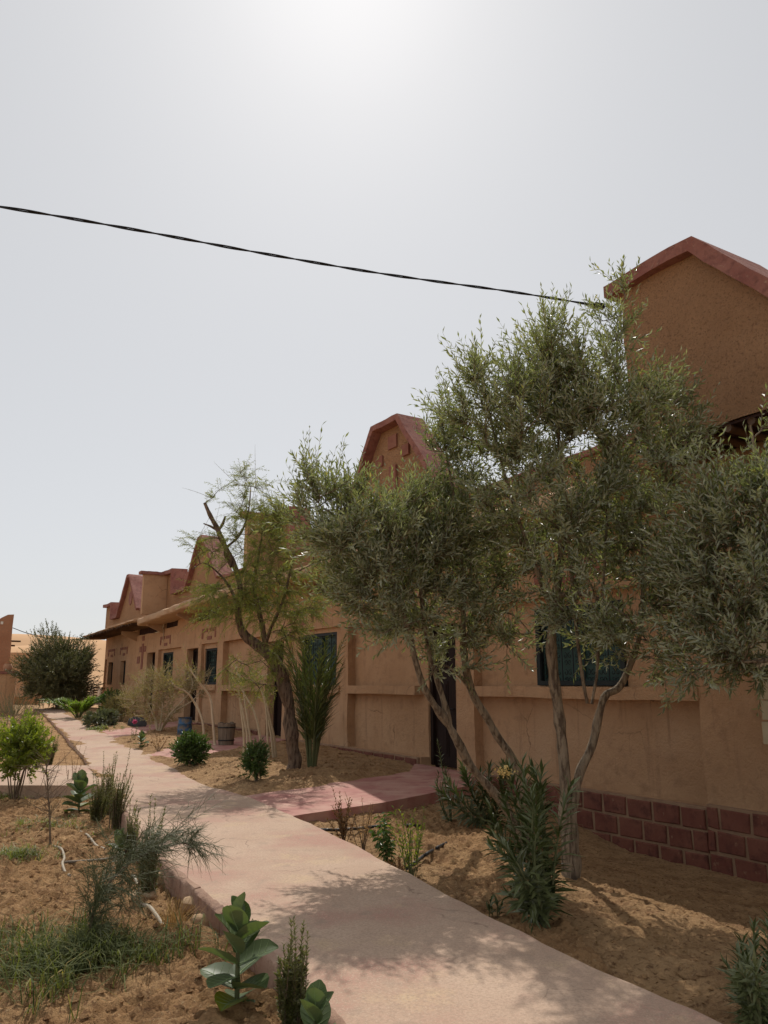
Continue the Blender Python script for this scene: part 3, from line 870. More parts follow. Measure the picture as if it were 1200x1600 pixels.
# the big near gable stands flush with the canopy edge above the porch beams
G1 = [(-5.22, 4.10), (-5.22, 6.17), (-6.27, 6.18), (-7.80, 4.45), (-9.5, 4.45)]
def near_gable():
    P = np.array([(-u, z) for u, z in G1[1:]]); P2 = [P[0]]
    for a, b in zip(P[:-1], P[1:]):
        k = max(1, int(math.ceil(np.linalg.norm(b - a) / 0.16))); P2 += [a + (b - a) * i / k for i in range(1, k + 1)]
    P2 = np.array(P2); n = len(P2); rows = 15; tt = np.linspace(0, 1, rows); mb = MB()
    Zr = 4.09 + (P2[:, 1:2] - 4.09) * tt[None]; X = np.repeat(P2[:, :1], rows, 1)
    for y, fl in ((-0.80, False), (0.30, True)):
        V = wob(np.stack([X, np.full_like(X, y), Zr], -1), 0.022, 66)
        if not fl:
            V[..., 1] += 0.018 * np.exp(-((Zr - 4.38 - 0.02 * np.sin(X * 3)) / 0.05) ** 2) * 1.0
        idx = np.arange(n * rows).reshape(n, rows); q = np.stack([idx[:-1, :-1], idx[1:, :-1], idx[1:, 1:], idx[:-1, 1:]], -1).reshape(-1, 4)
        mb.quads(V.reshape(-1, 3), q[:, ::-1] if fl else q)
    x0 = P2[0, 0]; x1 = P2[-1, 0]
    mb.quads(wob(np.array([(x0, y, z) for y in (-.80, .30) for z in np.linspace(4.09, P2[0, 1], 8)]), .02, 66), [[i, i + 1, i + 9, i + 8] for i in range(7)])
    mb.quads([(x0, -.795, 4.09), (x1, -.795, 4.09), (x1, .0, 4.09), (x0, .0, 4.09)], [[0, 3, 2, 1]])
    return mb.build('gable', M['plaster_rough'], house, smooth=True, sharp=40)
ng = near_gable()
chain([(5.03, 6.17)] + [(-u, z) for u, z in G1[2:]], 0.155, -0.90, 0.36, 'coping', M['red'], ng, step=.14, amp=.018)
mb = MB(); mb.box((7.35, -0.40, 4.075), (4.2, 0.78, 0.025)); mb.build('soffit', M['void'], house, smooth=False)  # added dark sheet: the shade under the gable is put into its colour
canopy(-5.2, -4.2, 3.92, 0.25)
for i in range(16):
    u = -5.4 - i * 0.27
    mb = MB(); mb.tube([(-u, 0.0, 4.03), (-u, -0.40, 4.03), (-u, -0.80, 4.03)], [0.05, 0.048, 0.045], 8)
    mb.build('rafter', M['timber'], house)
for u0, u1, z0, z1 in SLOTS:                    # dark panel painting the shade of the open gap, and a little post, at each slot under the canopy
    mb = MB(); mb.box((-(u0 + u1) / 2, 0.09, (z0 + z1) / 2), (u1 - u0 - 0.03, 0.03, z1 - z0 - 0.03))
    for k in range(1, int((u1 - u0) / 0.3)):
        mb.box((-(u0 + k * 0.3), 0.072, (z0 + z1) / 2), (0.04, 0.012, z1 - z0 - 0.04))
    mb.build('slot_shade_panel', M['void'], house, smooth=False)
for u in (21.3, 17.4, 13.75, 9.65, 5.1, 0.75):
    mb = MB()
    zt = 3.70 - 0.028 * max(0, u - 12) if u > -4 else 4.1
    V = wob(np.array([(-u + sx * .04, y, z) for sx in (-1, 1) for y, z in ((-.62, zt + .03), (-.62, zt - .10), (0.0, zt - .36), (0.0, zt + .03))]), .008, 5)
    mb.quads(V, [[0, 1, 2, 3], [7, 6, 5, 4], [0, 4, 5, 1], [1, 5, 6, 2]])
    mb.build('bracket', M['canopy'], house, smooth=False)

# the far end of the canopy is an awning of poles and reed
aw = canopy(18.2, 27.9, 3.72, 0.07, v=0.98, sag=lambda u: -0.012 * (u - 18.2), name='reed_awning')
for i in range(26):
    u = 18.4 + i * 0.37; z = 3.60 - 0.012 * (u - 18.2)
    mb = MB(); mb.tube([(-u, 0.05, z + .02), (-u, -0.5, z - .01), (-u - random.uniform(-.04, .04), -0.96 - random.uniform(0, .12), z - .03)], [0.055, 0.05, 0.042], 7)
    mb.build('pole', M['timber'], aw)

# ---- doors
def door(u0, u1, z0, z1, depth=0.24):
    xc, wd, h = -(u0 + u1) / 2, u1 - u0 - 0.03, z1 - z0
    mb = MB()
    mb.box((xc, depth + .06, z0 + h / 2), (wd - 0.14, 0.05, h - 0.08))
    o = mb.build('door', M['darkwood'], house, smooth=False)
    fr = MB()
    for sx in (-1, 1):
        fr.box((xc + sx * (wd / 2 - .035), depth + .03, z0 + h / 2), (0.075, 0.12, h - .01))
    fr.box((xc, depth + .03, z1 - .045), (wd - .15, 0.12, 0.075))
    fr.build('door_frame', M['darkwood'], o, smooth=False)
    pw = (wd - 0.14) / 2
    for sx in (-1, 1):
        for zc, ph in ((0.2, 0.26), (0.5, 0.24), (0.8, 0.24)):
            p = MB(); cx = xc + sx * pw / 2
            W2, H2 = pw * 0.72, h * ph * 0.86
            p.box((cx, depth + .030, z0 + h * zc), (W2, 0.012, H2)); p.box((cx, depth + .020, z0 + h * zc), (W2 - .09, 0.012, H2 - .09))
            p.build('door_panel', M['darkwood'], o, smooth=False)
    hd = MB(); hd.tube([(xc + .05, depth + .035, z0 + 1.02), (xc + .05, depth - .02, z0 + 1.02), (xc + .16, depth - .02, z0 + 1.02)], 0.011, 6)
    hd.build('door_handle', M['iron'], o)
for dd in DOORS:
    door(*dd)

# ---- windows with scroll grilles
def scroll(cx, cz, r, a0, turns, y, flip=1):
    t = np.linspace(0, 1, 15); rr = r * (1 - 0.8 * t); a = a0 + flip * turns * 2 * math.pi * t
    return np.stack([cx + rr * np.cos(a), np.full_like(t, y), cz + rr * np.sin(a)], -1)

def window(u0, u1, z0, z1, depth=0.10, mullions=2, grille=True):
    xc, wd, h = -(u0 + u1) / 2, u1 - u0, z1 - z0
    fr = MB()
    for sx in (-1, 1):
        fr.box((xc + sx * (wd / 2 - .04), depth + .06, z0 + h / 2), (0.075, 0.14, h - .01))
    for z in (z0 + .036, z1 - .036):
        fr.box((xc, depth + .06, z), (wd - .155, 0.14, 0.065))
    o = fr.build('window', M['navy'], house, smooth=False)
    iw = wd - .155; cell = iw / mullions
    for k in range(mullions):
        cx = xc - iw / 2 + cell * (k + .5)
        p = MB(); p.box((cx, depth + .12, z0 + h / 2), (cell - .05, 0.02, h - .19)); p.build('pane', M['teal'], o, smooth=False)
        s = MB()
        for sx in (-1, 1):
            s.box((cx + sx * (cell / 2 - .02), depth + .10, z0 + h / 2), (0.035, 0.06, h - .14))
        for z in (z0 + .085, z1 - .085, z0 + h * .5):
            s.box((cx, depth + .10, z), (cell - .08, 0.055, 0.03))
        s.build('sash', M['teal'], o, smooth=False)
    if grille:
        g = MB(); y = depth + .015
        nb = max(3, int(iw / 0.20))
        for k in range(nb + 1):
            x = xc - iw / 2 + iw * k / nb
            g.tube([(x, y, z0 + .06), (x, y, z1 - .06)], 0.008, 5)
            if k < nb:
                for j in range(int(h / .24)):
                    cz = z0 + .12 + .24 * j; cx = x + iw / nb / 2
                    for f in (-1, 1):
                        g.tube(scroll(cx + f * .045, cz + .06, .045, math.pi / 2, .9, y, f), 0.006, 4, cap=False)
                        g.tube(scroll(cx + f * .04, cz - .03, .04, -math.pi / 2, .9, y, -f), 0.006, 4, cap=False)
        g.build('grille', M['iron'], o)
for k, ww in enumerate(WINS):
    window(*ww, depth=0.14 if k != 1 else 0.10)
for ww in NWINS:
    window(*ww, depth=0.16, mullions=1, grille=False)

# ---- red plaster reliefs on the wall
def relief(u0, u1, z0, z1, d=0.016):
    mb = MB(); k = 3
    mb.box((-(u0 + u1) / 2, -d / 2 + .004, (z0 + z1) / 2), (abs(u1 - u0), d + .012, abs(z1 - z0)))
    mb.build('relief_block', M['relief'], house, smooth=False)
relief(20.10, 20.36, 1.95, 2.95); relief(20.42, 20.70, 2.62, 2.84); relief(19.74, 20.02, 2.62, 2.84); relief(20.10, 20.36, 3.06, 3.25); relief(20.62, 21.0, 2.18, 2.46)
for uc, zc in ((17.1, 2.78), (12.3, 2.78), (5.6, 2.80), (23.4, 2.62), (25.75, 2.62), (-3.2, 2.85)):
    relief(uc - .28, uc + .12, zc - .05, zc + .06)
    relief(uc + .10, uc + .65, zc + .20, zc + .31); relief(uc + .55, uc + .66, zc, zc + .19); relief(uc - .65, uc - .06, zc + .20, zc + .31); relief(uc - .66, uc - .56, zc, zc + .19)
for u0, u1, z0, z1 in ((1.30, 1.62, 6.05, 6.32), (1.85, 2.10, 5.78, 6.0), (0.86, 1.10, 5.78, 6.0), (1.33, 1.58, 5.10, 5.68), (-5.0, -4.9, 3.0, 3.1)):
    relief(u0, u1, z0, z1, d=0.030)
mb = MB(); a = np.linspace(0, 2 * math.pi, 17)[:-1]
mb.add([(-22.85 + .30 * math.cos(t), -0.02, 5.0 + .30 * math.sin(t)) for t in a] + [(-22.85, -0.025, 5.0)], [[i, (i + 1) % 16, 16] for i in range(16)])
mb.add([(-22.85 + .30 * math.cos(t), y, 5.0 + .30 * math.sin(t)) for y in (-.02, .03) for t in a], [[i, i + 16, (i + 1) % 16] for i in range(16)] + [[(i + 1) % 16, i + 16, (i + 1) % 16 + 16] for i in range(16)])
mb.build('round_relief', M['red'], par, smooth=False)
# small dark vent high in the blank bay by the near door
mb = MB(); mb.tube([(-1.95, 0.14, 2.42), (-1.95, 0.21, 2.42)], [0.085, 0.085], 12); mb.build('wall_vent', M['void'], house)

# ---- painted block plinth: mortar body with proud blocks
def plinth(u0, u1, z_top, courses, bh, name='plinth', v=0.05, ground=None):
    zb = z_top - courses * bh - 0.02
    mb = MB()
    us = fine([u0, u1], 0.25)
    prof = [(-0.002, z_top + .02), (-v + .01, z_top + .012), (-v + .008, z_top - .02), (-v + .008, zb)]
    V = wob(np.array([(-u, y, z) for u in us for y, z in prof]), 0.006, 12); k = len(prof)
    mb.quads(V, [[i * k + j, (i + 1) * k + j, (i + 1) * k + j + 1, i * k + j + 1] for i in range(len(us) - 1) for j in range(k - 1)])
    mb.quads([(-u0, 0, zb), (-u0, -v, zb), (-u0, -v, z_top), (-u0, 0, z_top)], [[0, 1, 2, 3]])
    o = mb.build(name, M['mortar'], house, smooth=True, sharp=40)
    for c in range(courses):
        z1 = z_top - c * bh - .010; z0 = z_top - (c + 1) * bh + .022
        u = u0 + (0.20 if c % 2 else 0.0) - 0.36
        while u < u1:
            ln = random.uniform(0.34, 0.42); a, b = max(u + .018 + random.uniform(0, .008), u0 + .004), min(u + ln - .018, u1 - .004)
            if b - a > 0.06:
                m = MB(); y0, y1 = -v - random.uniform(.006, .016), 0.0
                j = lambda s=.009: random.uniform(-s, s)
                f = [(-a + j(), y0 + .01, z0 + j()), (-b + j(), y0 + .01, z0 + j()), (-b + j(), y0 + .01, z1 + j()), (-a + j(), y0 + .01, z1 + j())]
                q = np.array(f); cc = q.mean(0); inn = cc + (q - cc) * np.array([.93, 1, .90]); inn[:, 1] = y0
                back = q.copy(); back[:, 1] = y1
                m.quads(np.concatenate([inn, q, back]), [[1, 0, 3, 2]] + [[i + 4, (i + 1) % 4 + 4, (i + 1) % 4, i][::-1] for i in range(4)] + [[i + 8, (i + 1) % 4 + 8, (i + 1) % 4 + 4, i + 4][::-1] for i in range(4)])
                m.build('brick', M['brickred'], o, smooth=False)
            u += ln
plinth(-8.6, -5.26, 0.06, 3, 0.245, v=0.075)
plinth(-5.24, -0.86, 0.02, 3, 0.245)
plinth(0.60, 6.2, 0.11, 1, 0.20)
plinth(8.0, 13.0, 0.22, 1, 0.18)

# cream stone quoins at the near right end of the wall
for k, z in enumerate((0.78, 1.02, 1.235, 1.44, 1.64, 1.84, 2.04, 2.24)):
    hh = (0.225, 0.20, 0.19, 0.185, 0.185, 0.185, 0.185, 0.185)[k]
    x0 = 6.05 - 0.012 * k + (0.02 if k % 2 else 0)
    m = MB(); V = wob(np.array([(x, y, zz) for x in (x0, x0 + .50) for y in (-.075, 0.0) for zz in (z, z + hh)]), .012, 100 + k)
    m.quads(V, [[0, 1, 3, 2], [4, 6, 7, 5], [0, 4, 5, 1], [2, 3, 7, 6], [0, 2, 6, 4], [1, 5, 7, 3]])
    m.build('quoin_stone', M['cream'], house, smooth=False)

# a thin conduit loop on the far part of the wall
mb = MB(); mb.tube(smooth_line([(-17.2, -.05, 3.62), (-17.35, -.05, 3.40), (-17.55, -.05, 3.28), (-18.3, -.05, 3.27)], 5), 0.025, 6)
mb.tube(smooth_line([(-17.35, -.03, 3.35), (-17.3, -.03, 3.1), (-17.33, -.03, 2.9)], 3), 0.015, 5)
mb.build('conduit', M['palestem'], house)

# ================================================================== TREES
def px_limb(pts):                               # rows of (px, py, Y, radius)
    return [tuple(at(a, b, c)) + (r,) for a, b, c, r in pts]

def px_blobs(rows):                             # rows of (px, py, Y, rx px, rz px, depth m[, weight])
    out = []
    for r in rows:
        c = at(r[0], r[1], r[2]); k = np.linalg.norm(c - np.array([0, 0, CAM_H])) / F_PX
        out.append((c, np.array([r[3] * k, r[5], r[4] * k]), r[6] if len(r) > 6 else 1.0))
    return out

def limb_mesh(mb, limbs, sides=12, knob=0.22, seed=0):
    for l in limbs:
        P = smooth_line(np.array(l), 7)
        n = len(P)
        q = P[:, :3]
        r = P[:, 3] * (1 + knob * vnoise(q * 9 + seed, 3) + .5 * knob * vnoise(q * 23 + seed, 4))
        q = q + 0.25 * P[:, 3:4] * np.stack([vnoise(q * 5 + 1, seed), vnoise(q * 5 + 7, seed), np.zeros(n)], -1)
        mb.tube(q, r, sides)

def olive(name_label, base, limbs, blobs, n_branch, per, seed, nl=15, leafL=0.086, leafW=0.0205, sh=(0.20, 0.50), group='olive trees by the house'):
    global rng
    rng = np.random.default_rng(seed)
    t = thing('olive_tree', name_label, 'tree', base, group=group)
    off = -np.array(base, float)
    lim = [[(p[0] + off[0], p[1] + off[1], p[2] + off[2], p[3]) for p in l] for l in limbs]
    bl = [(b[0] + off, b[1], b[2]) for b in blobs]
    bark, cr = MB(), MB()
    limb_mesh(bark, lim, seed=seed)
    P = grow(lim, bl, n_branch, 0.011, 5, bark)
    crown_shoots(cr, P, bl, per, sh, nl, leafL, leafW, upw=0.42, outw=0.30, ang=0.85, up=0.10, twig=0.0030, curl=0.06, simple=True, jit=.5)
    bark.build('trunk', M['olivebark'], t)
    cr.build('crown', [M['olive'], M['olivebark']], t, smooth=False)
    return t

# the nearer olive: two stems from one base
B1 = gp(890, 1386, -0.40)
lim = [px_limb([(891, 1392, 7.5, .105), (888, 1350, 7.5, .075), (884, 1290, 7.48, .058), (882, 1200, 7.45, .052), (868, 1080, 7.40, .052), (861, 1010, 7.36, .047), (868, 940, 7.3, .042), (877, 850, 7.25, .032), (876, 720, 7.15, .022), (864, 600, 7.05, .012), (854, 510, 7.0, .004)]),
       px_limb([(897, 1385, 7.58, .07), (894, 1310, 7.55, .050), (897, 1250, 7.5, .046), (908, 1205, 7.5, .044), (930, 1150, 7.48, .040), (943, 1090, 7.45, .037), (972, 1068, 7.45, .033), (1000, 990, 7.4, .026), (1005, 900, 7.3, .018), (1000, 800, 7.25, .010)]),
       px_limb([(866, 960, 7.32, .032), (835, 880, 7.15, .022), (800, 780, 7.0, .016), (765, 650, 6.95, .010), (752, 570, 6.9, .004)]),
       px_limb([(877, 850, 7.25, .028), (930, 760, 7.3, .020), (1000, 680, 7.35, .013), (1080, 605, 7.4, .006)]),
       px_limb([(876, 740, 7.15, .020), (925, 1100, 7.2, .013), (965, 530, 7.2, .008), (988, 460, 7.2, .003)]),
       px_limb([(868, 930, 7.3, .025), (920, 930, 6.95, .017), (975, 960, 6.8, .010), (1010, 1000, 6.75, .005)])]
bl = px_blobs([(855, 525, 7.0, 48, 45, .45, .8), (835, 585, 6.95, 55, 55, .55), (755, 610, 6.95, 38, 52, .4, .7), (900, 620, 7.1, 75, 70, .7), (945, 540, 7.2, 36, 50, .35, .9), (980, 480, 7.2, 20, 36, .2, .8), (985, 570, 7.2, 26, 45, .3, .8),
               (870, 680, 7.1, 100, 85, .9), (770, 680, 6.95, 55, 70, .6), (965, 660, 7.2, 70, 55, .6), (1050, 635, 7.35, 42, 26, .35, .7), (980, 750, 7.2, 85, 65, .7), (1060, 690, 7.3, 38, 40, .4, .5), (820, 790, 7.0, 80, 80, .8),
               (900, 830, 7.1, 100, 80, .9), (990, 850, 7.2, 70, 70, .7), (850, 915, 7.1, 70, 50, .7, .7), (930, 960, 7.0, 75, 55, .7, .5), (1000, 965, 7.0, 60, 55, .6, .7), (930, 1000, 6.95, 45, 22, .35, .4), (1025, 1025, 6.9, 50, 28, .4, .6), (1060, 900, 7.2, 45, 50, .5, .7)])
olive('tall two stemmed olive tree rising before the near barred window', B1, lim, bl, 300, 10, 11)

# the leaning olive before the near door
B2 = gp(826, 1352, -0.36)
lim = [px_limb([(828, 1356, 8.45, .075), (822, 1300, 8.4, .052), (815, 1235, 8.35, .046), (800, 1185, 8.3, .043), (762, 1125, 8.2, .040), (735, 1072, 8.1, .038), (723, 1005, 8.0, .033), (724, 930, 7.9, .026), (717, 830, 7.8, .018), (700, 720, 7.7, .009), (690, 650, 7.7, .004)]),
       px_limb([(824, 1352, 8.45, .06), (790, 1262, 8.35, .045), (742, 1206, 8.2, .043), (702, 1135, 8.0, .040), (668, 1085, 7.85, .034), (650, 1035, 7.75, .028), (638, 985, 7.7, .024), (610, 900, 7.55, .017), (570, 840, 7.45, .012), (500, 790, 7.4, .005)]),
       px_limb([(705, 1140, 8.02, .032), (690, 1085, 7.95, .028), (668, 1005, 7.85, .023), (655, 900, 7.7, .017), (648, 820, 7.6, .010), (640, 780, 7.6, .004)]),
       px_limb([(692, 1122, 8.0, .026), (676, 1100, 7.95, .022), (663, 1080, 7.9, .019), (657, 1068, 7.88, .012)]),
       px_limb([(735, 1075, 8.1, .024), (712, 1050, 8.0, .016), (690, 1040, 7.9, .010), (670, 1060, 7.8, .005)]),
       px_limb([(723, 1000, 8.0, .02), (760, 960, 7.9, .014), (800, 960, 7.8, .008), (830, 990, 7.7, .004)])]
bl = px_blobs([(500, 775, 7.4, 40, 34, .4, .9), (545, 790, 7.4, 45, 38, .45), (480, 810, 7.35, 30, 35, .3, .7), (570, 850, 7.45, 65, 55, .6), (640, 815, 7.6, 70, 45, .6), (695, 705, 7.7, 36, 55, .4, .7), (700, 780, 7.75, 60, 65, .55),
               (740, 700, 7.7, 30, 40, .3, .5), (640, 880, 7.6, 75, 65, .7), (720, 880, 7.85, 65, 70, .6), (560, 920, 7.5, 50, 45, .5, .8), (610, 965, 7.6, 55, 45, .5, .8), (690, 970, 7.85, 60, 55, .55), (690, 1045, 7.9, 35, 32, .35, .6),
               (765, 960, 7.8, 45, 50, .45, .45), (800, 1005, 7.7, 32, 32, .3, .3), (745, 1030, 7.9, 22, 40, .25, .4), (520, 870, 7.4, 40, 45, .45, .7)])
olive('leaning olive tree with forked bare stems before the near dark door', B2, lim, bl, 225, 10, 23)

# the olive at the right edge of the picture
B3 = np.array([3.45, 5.9, -0.42])
lim = [[(3.45, 5.9, -.45, .09), (3.42, 5.9, .4, .07), (3.36, 5.95, 1.3, .055), (3.2, 6.0, 2.1, .04), (3.1, 6.05, 2.8, .028), (3.05, 6.1, 3.5, .012)],
       [(3.38, 5.95, 1.2, .045), (3.1, 6.0, 1.7, .035), (2.8, 6.1, 2.1, .022), (2.55, 6.15, 2.5, .010)],
       [(3.38, 5.95, 1.4, .04), (3.75, 5.9, 2.2, .03), (4.0, 5.9, 3.0, .014)],
       [(3.2, 6.0, 1.9, .03), (2.9, 5.8, 1.6, .02), (2.6, 5.7, 1.55, .008)]]
bl = px_blobs([(1195, 670, 6.0, 16, 45, .2, .6), (1150, 785, 6.0, 45, 35, .5, .8), (1225, 750, 6.0, 50, 70, .6), (1105, 825, 6.05, 36, 35, .4, .6), (1170, 840, 6.0, 70, 60, .6), (1100, 880, 6.05, 50, 55, .5), (1180, 940, 5.9, 65, 65, .6), (1095, 960, 6.0, 48, 50, .5),
               (1050, 920, 6.1, 25, 40, .3, .6), (1150, 1030, 5.85, 60, 40, .5), (1080, 1040, 5.95, 42, 35, .4, .8), (1200, 1050, 5.8, 40, 40, .4), (1270, 850, 5.9, 80, 120, .8), (1300, 1000, 5.8, 60, 80, .7), (1340, 780, 5.9, 70, 100, .7, .8)])
olive('olive tree spreading into view at the right edge beside cream stones', B3, lim, bl, 190, 10, 37)

# the furrowed tree with feathery foliage and a broken top
rng = np.random.default_rng(5)
B4 = gp(460, 1207, 0.0)
t = thing('feathery_tree', 'furrowed brown tree with sparse feathery foliage and a broken off top limb', 'tree', B4)
o4 = np.array([*B4, 0])
Y4 = B4[1]
lim = [px_limb([(461, 1212, Y4, .150), (459, 1185, Y4, .112), (453, 1120, Y4, .104), (445, 1070, Y4, .108), (432, 1040, Y4, .104), (408, 1014, Y4, .090), (382, 992, Y4, .072), (373, 965, Y4 - .05, .056), (376, 925, Y4 - .1, .048), (367, 885, Y4 - .1, .044), (350, 850, Y4 - .1, .044), (337, 822, Y4 - .1, .042), (327, 802, Y4 - .1, .036), (320, 786, Y4 - .1, .028)]),
       px_limb([(418, 1026, Y4, .06), (411, 985, Y4, .045), (404, 950, Y4 + .1, .038), (396, 912, Y4 + .15, .030), (404, 870, Y4 + .2, .018), (415, 800, Y4 + .2, .008)]),
       px_limb([(413, 1015, Y4, .036), (422, 985, Y4 - .2, .026), (440, 945, Y4 - .35, .022), (452, 900, Y4 - .45, .019), (462, 850, Y4 - .5, .010), (466, 800, Y4 - .5, .005)]),
       px_limb([(452, 900, Y4 - .45, .014), (475, 888, Y4 - .5, .010), (490, 880, Y4 - .5, .005)]),
       px_limb([(362, 885, Y4 - .1, .035), (352, 860, Y4, .026), (375, 835, Y4, .020), (388, 800, Y4, .014), (392, 760, Y4, .007)]),
       px_limb([(340, 830, Y4 - .1, .03), (348, 818, Y4 - .1, .024), (352, 806, Y4 - .1, .012)]),
       px_limb([(339, 828, Y4 - .1, .024), (328, 822, Y4 - .1, .016), (318, 818, Y4 - .1, .010)]),
       px_limb([(376, 950, Y4 - .05, .03), (350, 905, Y4 - .3, .018), (320, 880, Y4 - .5, .009), (300, 890, Y4 - .6, .004)])]
lim4 = [[(p[0] - B4[0], p[1] - B4[1], p[2] - B4[2], p[3]) for p in l] for l in lim]
bark, cr = MB(), MB()
limb_mesh(bark, lim4, sides=12, knob=0.16, seed=4)
bl = px_blobs([(400, 800, Y4, 40, 45, .6, .6), (390, 752, Y4, 30, 24, .35, 1.0), (345, 790, Y4, 40, 40, .5, .35), (312, 850, Y4 - .3, 30, 40, .4, .4), (430, 830, Y4, 40, 45, .6), (450, 780, Y4 - .3, 25, 25, .3, .5), (360, 870, Y4 - .2, 45, 40, .5, .6), (350, 930, Y4 - .4, 45, 40, .5, .7),
               (425, 900, Y4 - .2, 50, 45, .6), (475, 870, Y4 - .5, 35, 45, .4), (400, 950, Y4, 50, 45, .6), (460, 950, Y4 - .4, 40, 45, .5), (430, 1000, Y4 - .3, 30, 30, .4), (385, 1055, Y4 - .2, 40, 32, .4, .8), (480, 960, Y4 - .3, 28, 40, .3), (325, 960, Y4 - .4, 30, 35, .4, .4)])
bl = [(b[0] - B4, b[1], b[2]) for b in bl]
P = grow(lim4, bl, 270, 0.009, 4, bark)
crown_shoots(cr, P, bl, 8, (0.18, 0.45), 22, 0.060, 0.0100, upw=0.05, outw=0.35, ang=0.85, up=-0.22, twig=0.0022, droop=0.35, curl=0.15)
# thin mostly bare shoots standing up from the crown
S = np.concatenate([P[:, -1], P[:, -2]])[rng.choice(len(P) * 2, 90)]
S = S[S[:, 2] > np.median(S[:, 2])]
shoots(cr, S, rng.normal(0, .5, S.shape) + np.array([-.1, 0, .9]), rng.uniform(.3, .75, len(S)), 9, 0.035, 0.006, ang=.8, up=.0, twig=0.004)
bark.build('trunk', M['bark'], t)
cr.build('crown', [M['feather'], M['twig']], t, smooth=False)

# ================================================================== SHRUBS AND SMALL PLANTS
def bush(name, label, cat, base, rx, rz, zc, n, nl, leafL, leafW, leaf, stem='twig', sh=(0.1, 0.25), ry=None, stems=7, up=0.3, group=None, seed=1, t0=0.1, ang=0.75, lean=(0, 0), fill=0.55, droop=0.0, wide=0.45, lump=.22):
    global rng
    rng = np.random.default_rng(seed)
    t = thing(name, label, cat, base, group=group)
    ry = ry or rx
    st, cr = MB(), MB()
    c = np.array([lean[0], lean[1], zc])
    d = unit(rng.normal(0, 1, (n, 3)))
    r = rng.uniform(0, 1, n) ** fill
    wob_ = 1 + lump * vnoise(d * 2.2 + seed * 3.7, seed) + .5 * lump * vnoise(d * 5.1 + seed, seed)
    S = c + d * (r * wob_)[:, None] * np.array([rx, ry, rz]) * 0.82
    S[:, 2] = np.maximum(S[:, 2], 0.02)
    for k in range(stems):
        e = c + unit(rng.normal(0, 1, 3)) * np.array([rx, ry, rz]) * 0.55
        b0 = np.array([rng.normal(0, .03), rng.normal(0, .03), -0.06])
        m_ = (b0 + e) / 2 + rng.normal(0, .05, 3) * np.array([1, 1, .3]) - np.array([e[0], e[1], 0]) * .2
        st.tube(smooth_line([b0, m_, e], 4), np.linspace(.012, .005, 9) * (0.5 + rz * 1.2), 5)
    D = d * 0.8 + np.array([0, 0, up]) + rng.normal(0, .3, d.shape)
    shoots(cr, S, D, rng.uniform(sh[0], sh[1], n), nl, leafL, leafW, ang=ang, up=.08, twig=.0025, t0=t0, droop=droop)
    st.build('stem', M[stem], t)
    cr.build('foliage', [M[leaf], M[stem]], t, smooth=False)
    return t

def oleander(label, base, tips, per_len, leafL=0.175, leafW=0.030, seed=1, group='oleanders'):
    """tips = list of stem polylines relative to the base"""
    global rng
    rng = np.random.default_rng(seed)
    t = thing('oleander', label, 'shrub', base, group=group)
    st, cr = MB(), MB()
    extra = []
    for pl in tips:
        q = np.array(pl, float); L_ = np.linalg.norm(q[-1] - q[0])
        q = q + np.linspace(0, 1, len(q))[:, None] * rng.normal(0, .09, 3) * L_; q[-1] -= (q[-1] - q[-2]) * rng.uniform(.1, .7); extra.append(q)
    for pl in list(tips) + extra:
        P = smooth_line(np.array(pl, float), 8)
        st.tube(P, np.linspace(.011, .004, len(P)), 5)
        sg = np.concatenate([[0], np.cumsum(np.linalg.norm(np.diff(P, axis=0), axis=1))])
        n = int(sg[-1] * per_len)
        for k in range(n):
            f = 0.12 + 0.88 * (k + .5) / n
            q = np.array([np.interp(f * sg[-1], sg, P[:, i]) for i in range(3)])
            e = np.array([np.interp(min(1, f + .02) * sg[-1], sg, P[:, i]) for i in range(3)])
            T = unit(e - q + 1e-6)
            A = unit(np.cross(T, [0.3, 0.2, 0.9])); Bv = np.cross(T, A)
            ph0 = rng.uniform(0, 6.28)
            m = 3
            ph = ph0 + np.arange(m) * 2.094 + rng.normal(0, .2, m)
            R = A * np.cos(ph)[:, None] + Bv * np.sin(ph)[:, None]
            a = (1.15 - 0.75 * f ** 3) + rng.normal(0, .16, m)
            d = T * np.cos(a)[:, None] + R * np.sin(a)[:, None] - np.array([0, 0, .22 * (1 - f)])
            nr = T * np.sin(a)[:, None] - R * np.cos(a)[:, None] + rng.normal(0, .2, (m, 3))
            sz = rng.uniform(.75, 1.15, m) * (0.75 + .35 * math.sin(math.pi * f))
            leaves(cr, np.repeat(q[None], m, 0), d, nr, leafL * sz, leafW * sz, 0, curl=0.14, fold=.18, wide=.48)
    st.build('stem', M['greenstem'], t)
    cr.build('foliage', M['oleander'], t, smooth=False)
    return t

def rel(base, pts):                             # px polyline (px,py,dY) -> points relative to a base
    return [at(a, b, base[1] + c) - base for a, b, c in pts]

